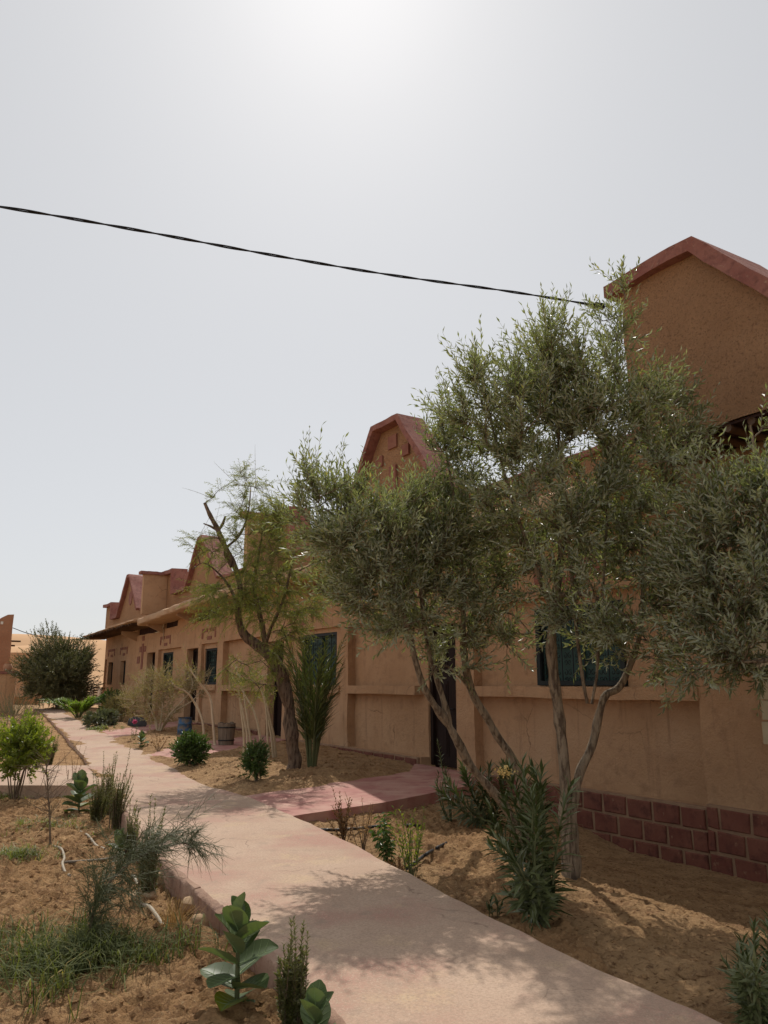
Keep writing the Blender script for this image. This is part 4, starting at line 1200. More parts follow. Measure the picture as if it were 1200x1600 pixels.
B = gp(850, 1452, -0.14)
ol = oleander('large dark oleander with a yellow flower head between path edge and olive', B, [
    rel(B, [(850, 1456, 0), (848, 1400, .05), (842, 1330, .1), (842, 1260, .12), (846, 1205, .12)]),
    rel(B, [(848, 1450, 0), (835, 1380, .1), (815, 1300, .2), (800, 1240, .25), (795, 1205, .25)]),
    rel(B, [(852, 1452, 0), (850, 1370, 0), (838, 1290, 0), (822, 1230, 0), (815, 1195, 0)]),
    rel(B, [(848, 1450, 0), (828, 1390, .2), (800, 1330, .3), (776, 1290, .4), (766, 1262, .4)]),
    rel(B, [(846, 1450, 0), (832, 1410, -.1), (812, 1370, -.2), (790, 1340, -.2), (770, 1325, -.2)]),
    rel(B, [(852, 1452, 0), (852, 1390, .1), (852, 1310, .15), (846, 1240, .15), (834, 1205, .2)]),
    rel(B, [(850, 1450, 0), (842, 1400, -.15), (835, 1340, -.2), (838, 1290, -.2), (832, 1250, -.2)]),
    rel(B, [(850, 1450, 0), (856, 1420, 0), (858, 1380, .1), (856, 1340, .1)]),
    rel(B, [(848, 1452, 0), (830, 1425, -.05), (812, 1405, -.1), (795, 1398, -.1)])], 24, leafL=.155, leafW=.029, seed=3)
rng = np.random.default_rng(3)
c = at(789, 1207, B[1] + .2) - B
f = MB(); n = 90
S = c + rng.normal(0, .022, (n, 3)) * np.array([1.2, 1.2, .8])
leaves(f, S, rng.normal(0, 1, (n, 3)) + np.array([0, 0, .5]), rng.normal(0, 1, (n, 3)), np.full(n, .022), np.full(n, .016))
f.build('flower_head', M['yellow'], ol, smooth=False)

B = gp(778, 1312, -0.33)
oleander('oleander with arching stems leaning left below the near door', B, [
    rel(B, [(780, 1316, 0), (765, 1290, 0), (748, 1262, 0), (735, 1235, 0), (728, 1210, 0)]),
    rel(B, [(778, 1312, 0), (755, 1285, -.1), (730, 1262, -.2), (712, 1240, -.2), (700, 1222, -.2)]),
    rel(B, [(778, 1312, 0), (768, 1270, .1), (762, 1230, .2), (765, 1200, .2)]),
    rel(B, [(778, 1312, 0), (775, 1270, .1), (782, 1230, .2), (786, 1196, .2)])], 34, seed=4)
B = gp(706, 1292, -0.24)
oleander('thin upright oleander shoot standing in front of the dark near door', B, [
    rel(B, [(706, 1296, 0), (700, 1250, 0), (692, 1205, 0), (684, 1158, 0)]),
    rel(B, [(706, 1292, 0), (694, 1265, -.1), (690, 1235, -.1), (696, 1205, -.1)])], 20, leafL=.085, leafW=.016, seed=6)
B = gp(1185, 1625, -0.12)
oleander('bushy green oleander at the lower right corner', B, [
    rel(B, [(1185 + a, 1630, b), (1182 + a * 1.3 + dx * .4, 1560, b), (1180 + a * 1.6 + dx * .8, 1500 - e * .4, b * 1.4), (1178 + a * 1.8 + dx, 1450 - e, b * 1.6)])
    for a, b, dx, e in ((0, 0, 0, 0), (-8, .05, -8, -40), (8, .1, 10, 10), (-4, -.1, -16, -80), (12, -.1, 30, -10), (-10, .15, 0, -20), (16, .2, 40, 0), (4, -.15, -6, -60))], 40, leafL=.095, leafW=.02, seed=8)

# ---- milkweed with big oval leaves
def big_leaf(mb, p, d, nrm, L, W, cup=.25, curl=.2, m=0):
    d = unit(d); s = unit(np.cross(d, nrm)); n_ = np.cross(s, d)
    us = np.linspace(0, 1, 7); prof = np.array([.30, .74, .95, 1.0, .93, .70, .12])
    vs = np.linspace(-1, 1, 5)
    V = []
    ph = random.uniform(0, 6)
    for u, w_ in zip(us, prof):
        for v in vs:
            V.append(p + d * (L * u) + s * (W / 2 * w_ * v) + n_ * (W * .5 * cup * abs(v) ** 1.4 * w_ - curl * L * u * u + .012 * W * math.sin(9 * u + ph + v * 2)))
    idx = np.arange(35).reshape(7, 5)
    mb.quads(V, np.stack([idx[:-1, :-1], idx[:-1, 1:], idx[1:, 1:], idx[1:, :-1]], -1).reshape(-1, 4), m)
    mid = np.array(V).reshape(7, 5, 3)[:, 2]
    mb.tube(mid + n_ * .0005, np.linspace(.0042, .0012, 7) * (L / .18), 5, m=1)
    A = np.array(V).reshape(7, 5, 3)
    for k in range(1, 5):
        for e in (0, 4):
            mb.tube([mid[k] + n_ * .0006, (A[k, 2 + (1 if e else -1)] + A[k + 1, 2 + (1 if e else -1)]) / 2 + n_ * .0008, A[k + 1, e]], [.0014, .001, .0004], 3, m=1, cap=False)

def milkweed(label, base, h, pairs, L, seed, lean=(0, 0), group='milkweed plants with big oval leaves'):
    random.seed(seed); r = np.random.default_rng(seed)
    t = thing('milkweed', label, 'plant', base, group=group)
    st = MB(); tip = np.array([lean[0], lean[1], h * .8])
    st.tube([(0, 0, -.05), tuple(tip * .5), tuple(tip)], [.014, .011, .006], 7)
    st.build('stem', M['greenstem'], t)
    for k in range(pairs):
        f = (k + .6) / pairs
        a0 = k * 1.57 + r.normal(0, .25) + seed
        for s in (0, math.pi):
            a = a0 + s + r.normal(0, .2)
            el = -0.15 + 1.5 * f ** 1.1 + r.normal(0, .14)
            d = np.array([math.cos(a) * math.cos(el), math.sin(a) * math.cos(el), math.sin(el)])
            nr = np.array([-math.cos(a) * math.sin(el), -math.sin(a) * math.sin(el), math.cos(el)]) + r.normal(0, .15, 3)
            l = L * (0.72 + .5 * math.sin(math.pi * min(1, f * .85 + .15))) * r.uniform(.85, 1.1)
            mb = MB(); big_leaf(mb, tip * f, d, nr, l, l * .80, cup=r.uniform(.25, .55), curl=r.uniform(.05, .25) * (1.1 - f))
            mb.build('leaf', [M['calotropis'] if r.uniform() > .1 or f > .35 else M['citrus'], M['vein']], t)
    return t
milkweed('big oval leaved milkweed against the kerb in the foreground', gp(370, 1590, -.12), .54, 9, .165, 3, (-.01, 0))
milkweed('pale oval leaved milkweed cut off by the bottom edge of the picture', gp(492, 1660, -.11), .25, 5, .13, 5)
milkweed('glossy oval leaved milkweed beside the flower spikes at the bed corner', gp(122, 1278, -.22), .54, 9, .20, 8)
milkweed('small oval leaved milkweed between the upright rosemary bushes', gp(186, 1350, -.24), .30, 6, .12, 12)
milkweed('tiny oval leaved milkweed in the sandy bed by the pink flower', gp(220, 1168, .02), .32, 6, .16, 14)

# ---- rosemary
def rosemary(label, base, h, spread, n, seed, mat='rosemary', name='rosemary', group='upright rosemary bushes', nl=95, leafL=.030):
    global rng
    rng = np.random.default_rng(seed)
    t = thing(name, label, 'shrub', base, group=group)
    cr, st = MB(), MB()
    S = np.stack([rng.normal(0, .025, n), rng.normal(0, .025, n), rng.uniform(-.02, .15 * h, n)], -1)
    hh = h * rng.uniform(.25, .7, n) ; hh[:5] = h * np.array([1, .95, .88, .82, .75])
    D = np.stack([rng.normal(0, spread, n), rng.normal(0, spread, n), np.ones(n)], -1); D[:8, :2] *= .35
    for k in range(min(n, 8)):
        st.tube([S[k] * np.array([1, 1, 0]) - [0, 0, .05], S[k] + unit(D[k]) * hh[k] * .5], [.006, .004], 5)
    shoots(cr, S, D, hh - S[:, 2], nl, leafL, leafL * .33, ang=.95, up=.06, t0=.06, twig=.003, opp=False, jit=.6)
    st.build('stem', M['twig'], t)
    cr.build('foliage', [M[mat], M['twig']], t, smooth=False)
rosemary('young rosemary bush leaning on the kerb beside the foreground milkweed', gp(458, 1606, -.11), .44, .17, 60, 1)
rosemary('narrow column of rosemary by the arching feathery branch', gp(229, 1408, -.18), .74, .07, 56, 2)
rosemary('tallest spire of rosemary at the kerb beyond the white hose', gp(180, 1302, -.22), .88, .105, 60, 3)
rosemary('round based rosemary bush next to the glossy milkweed', gp(152, 1292, -.22), .64, .17, 70, 4)
rosemary('slender rosemary spire leaning between the two kerbside bushes', gp(166, 1276, -.2), .78, .05, 26, 21)
rosemary('short rosemary spire rising behind the small milkweed', gp(203, 1338, -.18), .50, .06, 24, 22)
rosemary('spreading rosemary clump beyond the cross path on the left', gp(76, 1196, -.04), .62, .32, 60, 5, leafL=.04)
rosemary('group of thin brown flower spikes behind the glossy milkweed', gp(112, 1242, -.22), .66, .14, 10, 6, mat='deadleaf', name='flower_spike_plant', group='dry plants', nl=46, leafL=.028)

# ---- grass
def blades(mb, pos, d, L, W, bend, m=0):
    d = unit(d); N = len(pos); up = np.array([0, 0, 1.0])
    side = unit(np.cross(d, up) + 1e-4 * rng.normal(0, 1, d.shape)); hz = unit(d * np.array([1, 1, 0]) + 1e-6)
    L = L[:, None]; W = W[:, None]; bend = bend[:, None]
    p1 = pos + d * L * .5; p2 = pos + d * L * .8 + hz * L * bend * .5 - up * L * bend * .25; p3 = pos + d * L * .85 + hz * L * bend - up * L * bend * .7
    V = np.stack([pos - side * W * .5, pos + side * W * .5, p1 - side * W * .5, p1 + side * W * .5, p2 - side * W * .3, p2 + side * W * .3, p3], 1)
    T = np.array([[0, 1, 3], [0, 3, 2], [2, 3, 5], [2, 5, 4], [4, 5, 6]])
    mb.add(V.reshape(-1, 3), (T[None] + (np.arange(N) * 7)[:, None, None]).reshape(-1, 3), m)

def grass(label, cx, cy, rx, ry, n, L, seed, mat='grass', name='grass', hz=None, off=-.22, w_=.006):
    global rng
    rng = np.random.default_rng(seed)
    a = rng.uniform(0, 6.28, n); r = np.abs(rng.normal(0, .62, n)) * (1 + .3 * np.sin(a * 3 + seed) + .2 * np.sin(a * 7))
    tuft = rng.normal(0, .03, (n, 2)); k = rng.integers(0, max(8, n // 11), n)
    aa, rr = a[k % n], r[k % n]
    X = cx + rr * np.cos(aa) * rx + tuft[:, 0]; Y = cy + rr * np.sin(aa) * ry + tuft[:, 1]
    Z = (hz or h_left)(X, Y)
    mb = MB()
    D = np.stack([rng.normal(0, .45, n), rng.normal(0, .45, n), rng.uniform(.6, 1.2, n)], -1)
    blades(mb, np.stack([X, Y, Z - .01], -1), D, L * rng.uniform(.45, 1.1, n), w_ * rng.uniform(.6, 1.3, n), rng.uniform(.1, 1.0, n))
    o = mb.build(name, M[mat], smooth=False)
    return tag(o, label, 'grass', kind='stuff')
g0 = gp(125, 1520, -.15)
grass('thick patch of green grass around the young feathery sapling', g0[0], g0[1], .60, .46, 2300, .26, 1, mat='grassdark')
g0 = gp(20, 1250, -.22)
grass('green grass under the yellow green citrus shrub', g0[0] + .1, g0[1] + .2, .75, .55, 2200, .18, 2, w_=.008)
g0 = gp(30, 1352, -.22)
grass('thin green grass at the left edge beside the bleached hose', g0[0], g0[1], .40, .35, 500, .16, 3)
g0 = gp(75, 1300, -.22)
grass('scattered thin weeds around the bare sapling', g0[0], g0[1], .7, .7, 420, .12, 4)
g0 = gp(150, 1140, .0)
grass('low green ground cover in front of the pale edged succulents', g0[0], g0[1], .8, .6, 700, .14, 5, hz=h_mid, w_=.012)

# ---- young casuarina sapling whose tip arches over the kerb
rng = np.random.default_rng(9)
B = gp(133, 1512, -.15)
t = thing('casuarina_sapling', 'young feathery casuarina sapling rising from the grass and arching over the kerb', 'sapling', B)
st, cr = MB(), MB()
main = smooth_line(rel(B, [(133, 1516, 0), (140, 1460, .05), (150, 1413, .1), (172, 1378, .2), (205, 1347, .35), (243, 1328, .5), (285, 1318, .6), (306, 1322, .65)]), 8)
st.tube(main, np.linspace(.010, .003, len(main)), 6)
NS = 92
f = np.concatenate([rng.uniform(.12, .72, 78), rng.uniform(.72, 1.0, NS - 78)])
k = (f * (len(main) - 1)).astype(int)
tan = unit(np.gradient(main, axis=0))[k]
D = unit(tan * .7 + rng.normal(0, .55, (NS, 3)) + np.array([0, 0, .45]))
Ln = rng.uniform(.14, .44, NS) * np.where(f > .72, .6, 1.0)
tt = np.linspace(0, 1, 4)[None, :, None]
Sb = main[k][:, None] + Ln[:, None, None] * (D[:, None] * tt + (rng.normal(0, .2, (NS, 1, 3)) + np.array([0, 0, -.25])) * tt * tt)
cr.tubes(Sb, np.broadcast_to(np.array([.0026, .002, .0016, .001]), (NS, 4)), 3, 0)
NN = 30
idx = np.repeat(np.arange(NS), NN); tq = rng.uniform(.1, 1.0, NS * NN)
fi = tq * 3; ii = np.minimum(fi.astype(int), 2); fi = (fi - ii)[:, None]
pos = Sb[idx, ii] * (1 - fi) + Sb[idx, ii + 1] * fi
Dn = unit(unit(Sb[idx, ii + 1] - Sb[idx, ii]) * .8 + rng.normal(0, .5, (NS * NN, 3)))
Ln = rng.uniform(.05, .16, NS * NN)
Pn = pos[:, None] + Ln[:, None, None] * (Dn[:, None] * tt + np.array([0, 0, -.2]) * tt * tt)
cr.tubes(Pn, np.broadcast_to(np.array([.0015, .0013, .0011, .0006]), (NS * NN, 4)), 3, 0)
st.build('stem', M['twig'], t)
cr.build('foliage', M['casuarina'], t, smooth=False)

# ---- bare thin sapling
rng = np.random.default_rng(10)
B = gp(79, 1338, -.22)
t = thing('bare_sapling', 'bare thin stemmed sapling with fine grey twigs in the left bed', 'sapling', B)
st = MB(); main = smooth_line(rel(B, [(79, 1342, 0), (78, 1300, 0), (77, 1262, 0), (74, 1225, 0), (72, 1190, 0)]), 6)
st.tube(main, np.linspace(.012, .004, len(main)), 6)
S = main[rng.integers(8, len(main), 60)]
D = rng.normal(0, .7, (60, 3)) + np.array([0, 0, .8]); Ln = rng.uniform(.12, .4, 60)
Pn = S[:, None] + Ln[:, None, None] * (unit(D)[:, None] * tt + rng.normal(0, .12, (60, 1, 3)) * tt * tt)
st.tubes(Pn, np.broadcast_to(np.array([.0035, .003, .002, .001]), (60, 4)), 3, 0)
st.build('stem', M['twig'], t)
cr = MB(); shoots(cr, Pn[:26, 1], D[:26], .12, 14, .02, .003, ang=.6, twig=.001)
cr.build('foliage', [M['greybush'], M['twig']], t, smooth=False)

# ---- dry plants and weeds in the beds
def drytuft(label, base, h, n, seed, mat='drystraw', name='dry_grass_tuft', spread=.22, group='dry plants', L=1.0):
    global rng
    rng = np.random.default_rng(seed)
    mb = MB()
    p = np.stack([rng.normal(0, .03, n), rng.normal(0, .03, n), np.full(n, -.02)], -1)
    D = np.stack([rng.normal(0, spread, n), rng.normal(0, spread, n), np.ones(n)], -1)
    blades(mb, p, D, h * rng.uniform(.4, 1.1, n), .0045 * rng.uniform(.6, 1.3, n), rng.uniform(.0, .5, n))
    o = mb.build(name, M[mat], smooth=False, loc=tuple(base))
    return tag(o, label, 'dry plant', group)
drytuft('tuft of dry straw coloured grass by the kerb and broken hose', gp(272, 1468, -.16), .34, 130, 1, spread=.3)
def weed(name, label, base, h, n, nl, leafL, leafW, mat, seed, stem='twig', spread=.25, ang=.9, droop=.1, group='weeds in the beds', cat='weed'):
    global rng
    rng = np.random.default_rng(seed)
    t = thing(name, label, cat, base, group=group)
    st, cr = MB(), MB()
    S = np.stack([rng.normal(0, .015, n), rng.normal(0, .015, n), np.full(n, -.03)], -1)
    D = np.stack([rng.normal(0, spread, n), rng.normal(0, spread, n), np.ones(n)], -1)
    shoots(cr, S, D, h * rng.uniform(.55, 1.05, n), nl, leafL * 1.15, leafW * 1.25, ang=ang, up=.0, t0=.28, twig=.0045, droop=droop, opp=False)
    cr.build('foliage', [M[mat], M[stem]], t, smooth=False)
    return t
weed('dead_plant', 'dense dead brown weed beside the side path kerb', gp(537, 1318, -.14), .46, 16, 30, .035, .014, 'deadleaf', 1)
weed('dead_plant', 'thin dead straw weed right of the dense brown one', gp(567, 1328, -.14), .52, 12, 14, .03, .008, 'drystraw', 2, spread=.2)
weed('wilted_plant', 'wilted dark green plant with hanging leaves and a single stem', gp(607, 1350, -.14), .44, 6, 26, .075, .03, 'bushleaf', 3, stem='greenstem', spread=.12, droop=.9)
weed('green_weed', 'tall loose green weed over the loop of black hose', gp(643, 1372, -.14), .64, 15, 20, .045, .014, 'citrus', 4, stem='greenstem', spread=.25)
weed('dead_plant', 'low dead weed at the foot of the tall green weed', gp(622, 1362, -.14), .18, 14, 12, .035, .010, 'deadleaf', 5, spread=.6)
weed('young_seedling', 'tiny dark seedling at the path edge left of the large oleander', gp(773, 1430, -.12), .14, 4, 7, .065, .02, 'oleander', 6, stem='greenstem', spread=.3)
weed('sprig', 'pair of thin green sprigs at the inner corner of the side path', gp(474, 1300, -.12), .16, 4, 6, .02, .006, 'rosemary', 7, spread=.12)
weed('dry_weed', 'small dry weed standing in the sandy bed before the blue barrel', gp(248, 1172, .02), .42, 12, 14, .04, .008, 'drystraw', 8, spread=.4)
t = weed('pink_flower_plant', 'small plant topped by one pink flower on the sandy bed', gp(209, 1158, .02), .42, 4, 12, .05, .014, 'bushleaf', 9, stem='greenstem', spread=.12, cat='flower')
rng = np.random.default_rng(2); f = MB(); n = 60
leaves(f, rng.normal(0, .016, (n, 3)) + np.array([0, 0, .43]), rng.normal(0, 1, (n, 3)) + np.array([0, 0, .4]), rng.normal(0, 1, (n, 3)), np.full(n, .045), np.full(n, .032))
f.build('flower', M['pink'], t, smooth=False)

bush('citrus_shrub', 'yellow green citrus shrub on thin stems at the left edge', 'shrub', gp(24, 1256, -.22), .37, .38, .72, 430, 13, .068, .032, 'citrus', seed=3, sh=(.1, .24), stems=8, up=.35)
bush('grey_shrub', 'grey green needle leaved shrub behind the citrus at the left edge', 'shrub', gp(18, 1142, .0), .80, .42, .42, 380, 24, .055, .006, 'greybush', seed=4, sh=(.18, .42), stems=8, up=.6, ang=.4)
bush('round_bush', 'rounded dark green bush at the corner of the middle bed', 'bush', gp(297, 1197, .02), .30, .27, .27, 900, 12, .042, .022, 'bushleaf', seed=5, sh=(.05, .13), stems=9, group='small green bushes', lump=.35)
bush('small_bush', 'small upright green bush in front of the furrowed tree', 'bush', gp(398, 1224, .02), .16, .26, .30, 330, 12, .046, .018, 'bushleaf', seed=6, sh=(.06, .15), stems=6, group='small green bushes')
bush('dark_bush', 'large dark olive green bush at the far end of the path', 'bush', gp(88, 1108, .0), 1.70, 1.60, 1.45, 4200, 16, .105, .036, 'darkbush', seed=7, sh=(.2, .6), stems=10, up=.35, fill=.45, lump=.5)
bush('green_bush', 'small round green bush by the far corner of the house', 'bush', gp(173, 1122, .0), .45, .42, .50, 600, 12, .08, .035, 'bushleaf', seed=8, sh=(.08, .2), stems=6, group='small green bushes')
bush('dry_shrub', 'low pale dry shrub in front of the far house windows', 'shrub', gp(188, 1130, .0), .60, .38, .48, 600, 12, .05, .012, 'paleleaf', seed=9, sh=(.12, .34), stems=10, up=.5, group='pale dry shrubs')
bush('pale_edged_succulent', 'clump of pale edged broad leaves beside the far path', 'plant', gp(158, 1136, .0), .52, .20, .20, 70, 9, .20, .07, 'greybush', seed=10, sh=(.08, .18), stems=4, up=.5, stem='greenstem')

# spreading dry shrub leaning before the doors
rng = np.random.default_rng(12)
B = gp(247, 1146, .0)
t = thing('spreading_dry_shrub', 'wide spreading shrub with bare pale twigs leaning before the middle doors', 'shrub', B, group='pale dry shrubs')
lim = [[tuple(p) + (r,) for p, r in zip(rel(B, q), np.linspace(.03, .006, len(q)))] for q in (
    [(247, 1150, 0), (243, 1125, 0), (232, 1105, 0), (215, 1095, -.2), (196, 1092, -.4)],
    [(247, 1150, 0), (240, 1120, .1), (228, 1090, .1), (225, 1060, .1), (228, 1042, .1)],
    [(247, 1150, 0), (252, 1120, 0), (255, 1090, .2), (250, 1060, .2), (240, 1040, .2)],
    [(247, 1150, 0), (262, 1120, -.1), (285, 1095, -.2), (300, 1075, -.2), (298, 1050, -.2)],
    [(247, 1150, 0), (270, 1115, 0), (300, 1095, 0), (318, 1075, 0), (330, 1050, 0)])]
bark, cr = MB(), MB(); limb_mesh(bark, lim, 6)
bl = px_blobs([(235, 1080, B[1], 30, 32, .6), (215, 1100, B[1], 25, 18, .5), (265, 1070, B[1], 35, 30, .6), (290, 1075, B[1], 32, 22, .5), (205, 1090, B[1], 15, 12, .3, .5), (255, 1110, B[1], 30, 18, .5), (310, 1060, B[1], 22, 25, .4, .6)])
bl = [(b[0] - B, b[1], b[2]) for b in bl]
P = grow(lim, bl, 190, .012, 4, bark)
crown_shoots(cr, P, bl, 6, (.15, .4), 10, .06, .014, upw=.3, outw=.4, ang=.7, up=.1, twig=.005)
bark.build('trunk', M['palestem'], t); cr.build('foliage', [M['paleleaf'], M['palestem']], t, smooth=False)

# ---- pale thin stemmed saplings
rng = np.random.default_rng(14)
def pale_sapling(label, base, pts, leafy, seed, r0=.02):
    global rng
    rng = np.random.default_rng(seed)
    t = thing('pale_sapling', label, 'sapling', base, group='pale thin stemmed saplings')
    st, cr = MB(), MB()
    P = smooth_line(pts, 7); st.tube(P, np.linspace(r0, r0 * .35, len(P)), 6)
    k = rng.integers(int(len(P) * .72), len(P), leafy)
    S = P[k]; D = rng.normal(0, .6, (leafy, 3)) + np.array([0, 0, .5]) + unit(P[-1] - P[-4])
    shoots(cr, S, D, rng.uniform(.15, .5, leafy), 9, .085, .022, ang=.8, up=.0, twig=.004, t0=.4, droop=.15)
    st.build('stem', M['palestem'], t); cr.build('foliage', [M['paleleaf'], M['palestem']], t, smooth=False)
ST = [('pale sapling bending left, rooted beside the wooden planter', [(336, 1164, 0), (332, 1120, 0), (328, 1090, 0), (312, 1068, -.2), (296, 1045, -.3)], 12),
      ('pale sapling arching far left, rooted by the blue barrel', [(320, 1160, 0), (316, 1125, 0), (305, 1100, 0), (292, 1082, -.2), (272, 1072, -.4)], 12),
      ('upright pale sapling leftmost of the cluster by the furrowed tree', [(381, 1186, 0), (381, 1150, 0), (377, 1115, 0), (374, 1090, 0)], 4),
      ('pale sapling second from left in the cluster by the furrowed tree', [(387, 1187, 0), (386, 1150, 0), (379, 1110, 0), (372, 1075, 0)], 4),
      ('tallest pale sapling in the cluster, leaning left behind the small bush', [(397, 1184, .2), (390, 1145, .2), (384, 1105, .2), (378, 1070, .2), (366, 1040, .2)], 8),
      ('curved pale sapling in the middle of the cluster', [(410, 1190, 0), (406, 1150, 0), (398, 1115, 0), (386, 1092, 0), (374, 1072, 0)], 8),
      ('pale sapling third from right in the cluster by the furrowed tree', [(421, 1191, 0), (418, 1150, 0), (416, 1110, 0), (412, 1080, 0)], 5),
      ('pale sapling second from right in the cluster by the furrowed tree', [(428, 1190, .1), (424, 1150, .1), (418, 1120, .1), (412, 1090, .1), (404, 1065, .1)], 6),
      ('rightmost pale sapling in the cluster, nearest the furrowed trunk', [(432, 1188, 0), (428, 1150, 0), (420, 1115, 0), (416, 1095, 0)], 4)]
for i, (lab, pts, lf) in enumerate(ST):
    b = gp(pts[0][0], pts[0][1] - 1, .01)
    pale_sapling(lab, b, rel(b, [(a, c + (3 if j == 0 else 0), e) for j, (a, c, e) in enumerate(pts)]), lf, 40 + i, r0=.034 if i < 2 else .028)

# ---- young date palm
def palm_tree(label, base, n, h, seed, spread=.2, name='date_palm', mat='palm', nlf=50, ll=.36, cat='palm', lw=.028, group=None, drp=.12):
    global rng
    rng = np.random.default_rng(seed)
    t = thing(name, label, cat, base, group=group)
    for k in range(n):
        a = k * 2.4 + rng.normal(0, .2); sp = spread * rng.uniform(.25, 1.3); L = h * rng.uniform(.7, 1.05)
        d = np.array([math.cos(a) * sp, math.sin(a) * sp, 1.0])
        tt_ = np.linspace(0, 1, 12)[:, None]
        hor = np.array([math.cos(a), math.sin(a), 0])
        P = np.array([math.cos(a) * .05, math.sin(a) * .05, -.03]) + L * (unit(d) * tt_ + hor * (spread * .9) * tt_ ** 2.2 - np.array([0, 0, 1]) * drp * tt_ ** 2.5)
        mb = MB(); mb.tube(P, np.linspace(.017, .004, 12), 5, m=1)
        s = np.linspace(.22, 1, nlf); f = s * 11; i = np.minimum(f.astype(int), 10); f = f - i
        Q = P[i] * (1 - f[:, None]) + P[i + 1] * f[:, None]; T = unit(P[i + 1] - P[i])
        side = unit(np.cross(T, hor + np.array([0, 0, .05])) if abs(spread) < .5 else np.cross(T, np.array([0, 0, 1.0])))
        for sg in (-1, 1):
            dd = T * .85 + side * sg * .42 + rng.normal(0, .24, T.shape) + hor * .15
            ln = ll * np.sin(np.pi * (0.18 + .78 * s)) * rng.uniform(.8, 1.1, nlf)
            leaves(mb, Q, dd, np.cross(dd, side * sg) * sg + rng.normal(0, .2, T.shape), ln, np.full(nlf, lw), 0, curl=.08, fold=.3, wide=.35)
        mb.build('frond', [M[mat], M['greenstem']], t, smooth=False)
    return t
palm_tree('young date palm with upright dark fronds beside the furrowed trunk', gp(487, 1205, .0), 19, 2.45, 4, spread=.12, drp=.10, nlf=30, ll=.46, lw=.021)
palm_tree('low bright green palm with arching fronds at the far path bend', gp(122, 1122, .0), 18, 1.25, 6, spread=.55, name='low_palm', mat='fanpalm', nlf=30, ll=.34, lw=.045, drp=.35)

# ================================================================== SMALL THINGS
def pipe(name, label, pts, r, mat, cat='hose', group='garden hoses'):
    mb = MB(); P = np.array(pts, float); b = P[0].copy()
    mb.tube(smooth_line(P - b, 8), r, 8)
    return tag(mb.build(name, M[mat], smooth=True, loc=tuple(b)), label, cat, group)
def on_left(px, py, up=.012):
    p = gp(px, py, -.16)
    p[2] = h_left(np.array([p[0]]), np.array([p[1]]))[0] + up
    return p
pipe('bleached_hose', 'curved bleached hose lying at the end of the straight pipe', [on_left(*q) for q in ((85, 1326), (95, 1333), (100, 1345), (97, 1356), (103, 1366), (109, 1374))], .0115, 'whitehose')
pipe('bleached_hose', 'straight bleached hose piece below the round based rosemary', [on_left(*q) for q in ((126, 1296), (138, 1307), (150, 1318), (164, 1328))], .0125, 'whitehose')
pipe('bleached_hose', 'short bleached hose showing by the narrow rosemary column', [on_left(*q) for q in ((198, 1362), (207, 1376), (215, 1390))], .0115, 'whitehose')
pipe('bleached_hose', 'bleached hose sinking into the grass by the dry tuft', [on_left(*q) for q in ((221, 1414), (232, 1430), (243, 1448), (256, 1466))], .0125, 'whitehose')
pipe('irrigation_pipe', 'thin straight dusty pipe lying across the left bed', [on_left(100, 1357, .02), on_left(160, 1348, .03), on_left(215, 1337, .04), on_left(248, 1330, .05)], .011, 'greyhose', 'pipe')
def on_right(px, py, up=.012):
    p = gp(px, py, -.15)
    for i in range(8):
        z = h_right(np.array([p[0]]), np.array([p[1]]))[0]
        d = ray(px, py); tq = (z - CAM_H) / d[2]; p = np.array([d[0] * tq, d[1] * tq, z])
    return p + np.array([0, 0, up])
pipe('black_hose', 'black hose looping through the bed below the side path', [on_right(*q, .045) for q in smooth_line(((488, 1303), (520, 1304), (555, 1302), (590, 1298), (640, 1296), (680, 1300), (701, 1310), (700, 1322), (684, 1332), (662, 1346), (648, 1358), (636, 1366)), 4)], .015, 'blackhose')

def rock(name, label, loc, s, seed, mat='stone', cat='stone', group='stones', flat=1.0):
    r = np.random.default_rng(seed)
    n, m = 12, 8
    V = []
    for i in range(m + 1):
        th = math.pi * i / m
        for j in range(n):
            ph = 2 * math.pi * j / n
            V.append((math.sin(th) * math.cos(ph), math.sin(th) * math.sin(ph), math.cos(th)))
    V = np.array(V); V = V * (1 + .30 * vnoise(V * 1.3 + seed * 5.1, seed) + .12 * vnoise(V * 3.1 + seed, seed))[:, None]
    V = V * np.array([s[0], s[1], s[2]])
    q = [[i * n + j, (i + 1) * n + j, (i + 1) * n + (j + 1) % n, i * n + (j + 1) % n] for i in range(m) for j in range(n)]
    mb = MB(); mb.quads(V, q)
    return tag(mb.build(name, M[mat], smooth=True, sharp=50, loc=tuple(loc)), label, cat, group)
rock('clod', 'pale earth lump against the kerb behind the dry tuft', on_left(258, 1382, .02), (.085, .075, .06), 1)
rock('clod', 'low wide clod beside the narrow rosemary column', on_left(222, 1404, .0), (.10, .06, .035), 2)
rock('clod', 'large broken clod between dry tuft and kerb', on_left(305, 1428, .03), (.095, .08, .07), 3)
rock('clod', 'rounded clod at the kerb just behind the foreground milkweed', on_left(322, 1450, .03), (.10, .075, .06), 4)
rock('clod', 'clod under the shadowed kerb edge near the dry tuft top', on_left(298, 1402, .03), (.08, .07, .06), 6)
rock('flat_stone', 'flat sandy stone lying in the dark bed at lower right', on_right(1092, 1522, .0), (.12, .085, .045), 17, mat='bedsoil')
rock('dark_stone', 'dark grey rounded boulder between the dry shrubs by the doors', gp(213, 1132, .05), (.25, .22, .21), 8, mat='greystone', cat='boulder')
mb = MB(); mb.tube([(0, 0, -.1), (0.003, 0, .06), (.008, 0, .12)], [.026, .026, .022], 7)
tag(mb.build('stake', M['palestem'], loc=tuple(on_right(857, 1402, 0))), 'short pale wooden stake behind the large oleander', 'stake')

